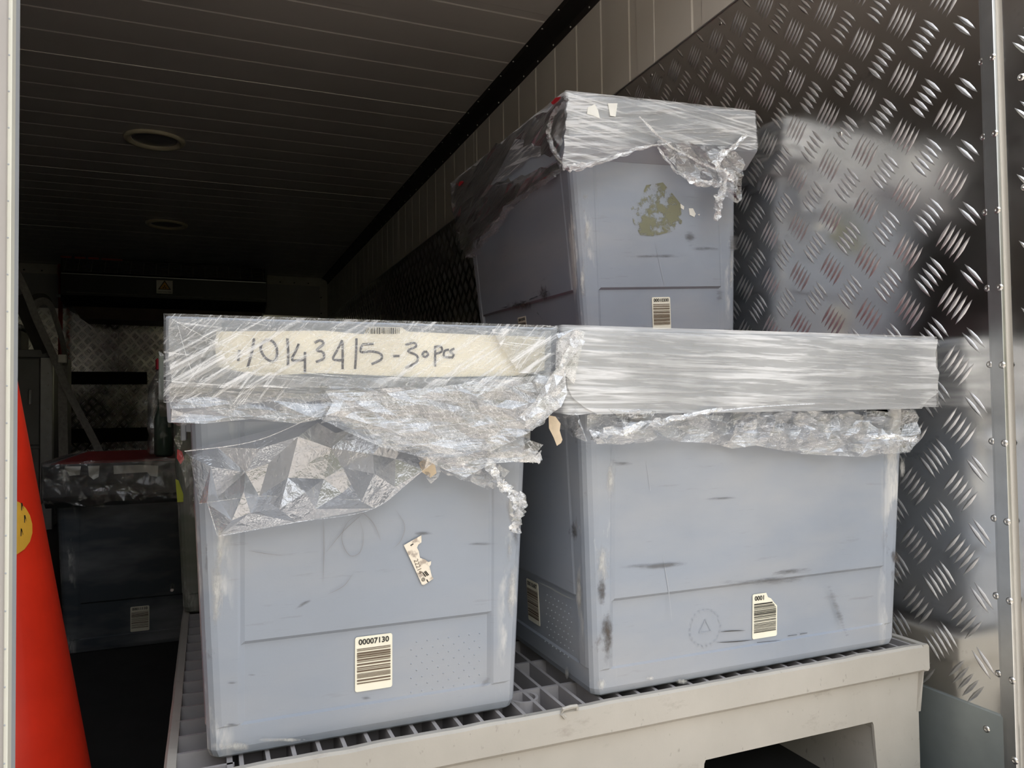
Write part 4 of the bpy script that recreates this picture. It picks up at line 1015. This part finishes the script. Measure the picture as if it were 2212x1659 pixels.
# ================================================================== AIR UNIT ON THE BACK WALL
YU = 17.8
au_ = thing('air_unit', 'long black air blower unit mounted high on the back wall', 'air unit', W((-.8, 18.6, 1.95))); ao = au_.location
def up(px, py): q = hy(px, py, YU); return (q.x, q.z)
bm = bmesh.new()     # casing: profile extruded along x
XA, XB = -2.80, 1.235
prof = [(YB, 3.24), (YU + .35, 3.24), (YU + .05, 2.90), (YU, 2.86), (YU, 2.42), (YU + .10, 2.30), (YU + .45, 2.22), (YB, 2.22)]
poly_prism(bm, [W((XA, y, z)) - ao for y, z in prof], Vector(((XB - XA) * S, 0, 0))); link('casing', bm, M['blackplastic'], au_)
bm = bmesh.new()
for i in range(9):
    t = i / 8; y = YU + .02 + .30 * t; z = 2.915 + .31 * t
    addu(bm, (XA + .02, y - .03, z), (XB - .02, y - .015, z + .010), ao)
for i in range(17):
    x = XA + .05 + i * (XB - XA - .1) / 16
    for k in range(8):
        t = k / 8; addu(bm, (x - .006, YU - .012 + .30 * t, 2.915 + .31 * t), (x + .006, YU + .03 + .30 * t, 2.955 + .31 * t), ao)
link('intake_grille', bm, M['grille'], au_, kind='stuff', label='dusty intake grille of thin wires')
link('trim_line', ubox((XA, YU - .012, 2.855), (XB, YU + .004, 2.868), 0, ao), M['alu'], au_)
link('trim_line', ubox((XA + .1, YU - .006, 2.47), (XB, YU + .004, 2.478), 0, ao), M['grille'], au_)
bm = bmesh.new(); poly_prism(bm, [W((x, YU + .4, z)) - ao for x, z in ((XA + .14, 2.24), (XB - .05, 2.24), (XB - .14, 1.95), (XA + .30, 1.98))], Vector((0, (YB - YU - .42) * S, 0))); link('outlet_duct', bm, M['brownmetal'], au_)
for sx in (XA, XB): link('end_cap', ubox((sx - .02, YU + .06, 2.30), (sx + .02, YB, 3.2), .01, ao), M['blackplastic'], au_)
a = up(338, 605); b = up(373, 635)
wsn = link('warning_sticker', ubox((a[0], YU - .008, b[1]), (b[0], YU - .001, a[1]), 0, ao), M['paper'], au_, label='square warning sticker with a triangle')
cx_, cz_ = (a[0] + b[0]) / 2, (a[1] + b[1]) / 2 + .03
def tri_ring(r, mat, y, nm):
    bm = bmesh.new(); vv = [bm.verts.new(W((cx_ + r * math.sin(k * 2.0944) * 1.1, y, cz_ + r * math.cos(k * 2.0944) - .02)) - ao) for k in range(3)]; bm.faces.new(vv); link(nm, bm, mat, wsn)
tri_ring(.135, M['ink'], YU - .010, 'triangle_border'); tri_ring(.105, M['conesticker'], YU - .012, 'triangle_field')
bm = bmesh.new()
for k in range(3):
    an = k * 2.0944; c_ = Vector((math.sin(an), 0, math.cos(an))); s_ = Vector((math.cos(an), 0, -math.sin(an)))
    o3 = Vector((cx_, YU - .014, cz_ - .035)); bm.faces.new([bm.verts.new(W(o3 + v) - ao) for v in (Vector((0, 0, 0)), c_ * .03 + s_ * .018, c_ * .045, c_ * .03 - s_ * .012)])
link('fan_symbol', bm, M['ink'], wsn)
me = text_mesh('CAUTION FAN', .04 * S); me.transform(frame_mat(W((cx_, YU - .010, b[1] + .035)) - ao, (1, 0, 0), (0, 0, 1))); link('sticker_text', me, M['ink'], wsn)
bm = bmesh.new(); rt = random.Random(4)
for x in (-2.86, -2.6, -2.35, -2.1, -1.9):
    box(bm, W((x, YU + .3, 3.235)) - ao, W((x + .2, YU + .34, 3.27 + rt.uniform(0, .02))) - ao)
link('red_tape', bm, M['redpipe'], au_)

pp = thing('red_pipe', 'thin red pipe running down the back wall beside the blower', 'pipe', W((-2.86, 18.9, FLOOR))); po = pp.location
bm = bmesh.new(); tube(bm, [W((-2.98, 18.9, FLOOR)) - po, W((-2.98, 18.9, 2.9)) - po, W((-2.97, 18.7, 3.05)) - po, W((-2.9, 18.3, 3.1)) - po], .045 * S, 10); link('pipe_run', bm, M['redpipe'], pp)
for z in (-.5, 1.0, 2.5): link('pipe_clip', ubox((-3.05, 18.84, z), (-2.91, YB - .002, z + .06), 0, po), M['alu'], pp)

# ================================================================== CEILING LIGHTS
for i, (x, y, lab) in enumerate(((-.592, 10.01, 'round recessed ceiling light nearer the doors, lens dark'), (-.662, 14.54, 'round recessed ceiling light farther back, close to the blower'))):
    t = thing('ceiling_light', lab, 'ceiling light', W((x, y, ZC)), 'recessed lights along the ceiling')
    bm = bmesh.new(); lathe(bm, [(.345 * S, .003), (.345 * S, -.012 * S), (.325 * S, -.035 * S), (.29 * S, -.035 * S), (.265 * S, .0), (.265 * S, .003)], (0, 0, 0), 40); link('lamp_ring', bm, M['lamp'], t, smooth=True)
    bm = bmesh.new(); lathe(bm, [(.27 * S, .001), (.22 * S, -.006 * S), (.12 * S, -.012 * S), (.02 * S, -.014 * S)], (0, 0, 0), 32); link('lamp_lens', bm, M['lampglass'], t, smooth=True)

# ================================================================== CABINET, STRAP, BOTTLES
YC = 11.8
cab = thing('steel_cabinet', 'grey steel cabinet at the far left with a pale corner post', 'cabinet', W((-3.1, 12.4, FLOOR))); co = cab.location
link('carcass', ubox((-4.15, YC + .04, FLOOR + .02), (-1.96, YC + 1.6, .80), .01, co), M['cabinet'], cab)
link('top_beam', ubox((-4.2, YC - .02, .735), (-1.94, YC + .06, .84), .006, co), M['cabinet'], cab)
link('corner_post', ubox((-2.09, YC - .03, FLOOR), (-1.945, YC + .08, .735), .006, co), M['alu'], cab, label='pale metal corner post')
for x0, x1 in ((-4.15, -3.15), (-3.13, -2.10)):
    dr = link('door', ubox((x0, YC, -.45), (x1, YC + .03, .72), .01, co), M['cabinet'], cab); link('drawer', ubox((x0, YC, FLOOR + .1), (x1, YC + .03, -.49), .01, co), M['cabinet'], cab)
    link('handle', ubox((x1 - .12, YC - .05, .1), (x1 - .09, YC, .3), .006, co), M['alu'], dr)
rivets('rivet_row', cab, co, [(-2.0, YC - .03, -1.4 + .16 * i) for i in range(13)], (0, -1, 0), .012, .01)
gb = thing('grey_case', 'small grey metal case on top of the cabinet', 'case', W((-2.75, 12.2, .84))); go = gb.location
link('case_body', ubox((-3.2, 12.0, .842), (-2.36, 12.5, 1.13), .02, go), M['cabinet'], gb); link('case_lid', ubox((-3.22, 11.98, 1.13), (-2.34, 12.52, 1.20), .02, go), M['greypanel'], gb)

YS = 11.64
sp_ = thing('cargo_strap', 'grey webbing strap looped over the cabinet corner and trailing down', 'strap', W((-1.7, YS, -.5))); so = sp_.location
def strapband(name, px, w, mat, dy=0, tilt=.3):
    P_ = smoothline([hy(*q, YS + dy) for q in px], 5); bm = bmesh.new(); L = []; R = []; L2 = []; R2 = []
    for i, p in enumerate(P_):
        a = P_[max(i - 1, 0)]; b = P_[min(i + 1, len(P_) - 1)]; t = (b - a).normalized(); s_ = t.cross(Vector((0, -1, 0))).normalized() * w / 2 + Vector((0, tilt * w, 0))
        th = Vector((0, .012, 0))
        L.append(bm.verts.new(W(p + s_) - so)); R.append(bm.verts.new(W(p - s_) - so)); L2.append(bm.verts.new(W(p + s_ + th) - so)); R2.append(bm.verts.new(W(p - s_ + th) - so))
    for i in range(len(P_) - 1):
        for A, B in ((L, R), (R, R2), (R2, L2), (L2, L)): bm.faces.new((A[i], A[i + 1], B[i + 1], B[i]))
    return link(name, bm, mat, sp_)
strapband('webbing', [(-260, 150), (0, 530), (36, 590), (60, 640), (75, 680), (95, 725), (118, 775), (140, 830), (165, 880), (192, 930), (220, 985)], .10, M['webbing'], -.05)
strapband('webbing', [(68, 668), (80, 655), (97, 650), (110, 662), (122, 695), (134, 735), (141, 775), (140, 790)], .08, M['webbing'], .05, .6)
strapband('webbing', [(62, 650), (78, 640), (96, 640), (108, 652), (116, 680)], .06, M['darkwebbing'], .12, .6)
strapband('webbing', [(36, 640), (55, 680), (75, 725), (92, 765)], .16, M['darkwebbing'], .14)
strapband('webbing', [(136, 790), (135, 850), (136, 920), (137, 1000)], .12, M['webbing'], .02)
link('buckle', ubox((hy(126, 768, YS - .1).x, YS - .14, hy(126, 784, YS - .1).z), (hy(144, 768, YS - .1).x, YS - .06, hy(126, 766, YS - .1).z), .01, so), M['buckle'], sp_, label='pale strap buckle')

# bottles standing on the low crate's lid
zl = FLOOR + 1.27
bt = thing('water_bottle', 'clear water bottle with a red cap, wrapped in loose film', 'bottle', W((-.312, 6.1, zl)))
bm = bmesh.new(); lathe(bm, [(.08 * S, 0), (.095 * S, .02 * S), (.095 * S, .10 * S), (.085 * S, .14 * S), (.095 * S, .18 * S), (.095 * S, .42 * S), (.085 * S, .50 * S), (.035 * S, .60 * S), (.032 * S, .64 * S)], (0, 0, 0), 20); link('bottle_body', bm, M['clearplastic'], bt, kind='film', smooth=True)
bm = bmesh.new(); lathe(bm, [(.042 * S, .62 * S), (.042 * S, .69 * S), (.036 * S, .70 * S)], (0, 0, 0), 16); link('cap', bm, M['redcap'], bt, label='red cap')
bt2 = thing('green_bottle', 'short green bottle beside the clear one on the low crate', 'bottle', W((-.280, 5.75, zl)))
bm = bmesh.new(); lathe(bm, [(.05 * S, 0), (.062 * S, .02 * S), (.062 * S, .26 * S), (.04 * S, .34 * S), (.035 * S, .36 * S)], (0, 0, 0), 20); link('bottle_body', bm, M['green'], bt2, smooth=True)
bm = bmesh.new(); lathe(bm, [(.04 * S, .355 * S), (.04 * S, .40 * S), (.03 * S, .405 * S)], (0, 0, 0), 14); link('cap', bm, M['green'], bt2)
film_sheet('loose_film', [hy(*q, 5.6) for q in ((362, 690), (350, 740), (345, 800), (318, 840), (300, 880), (322, 930), (340, 950), (365, 940), (368, 800))], (Vector((0, 5.55, 0)), (0, -1, 0), UX, UZ), M['film_dim'], c4.o, c4.inv, .05, .05, 77)
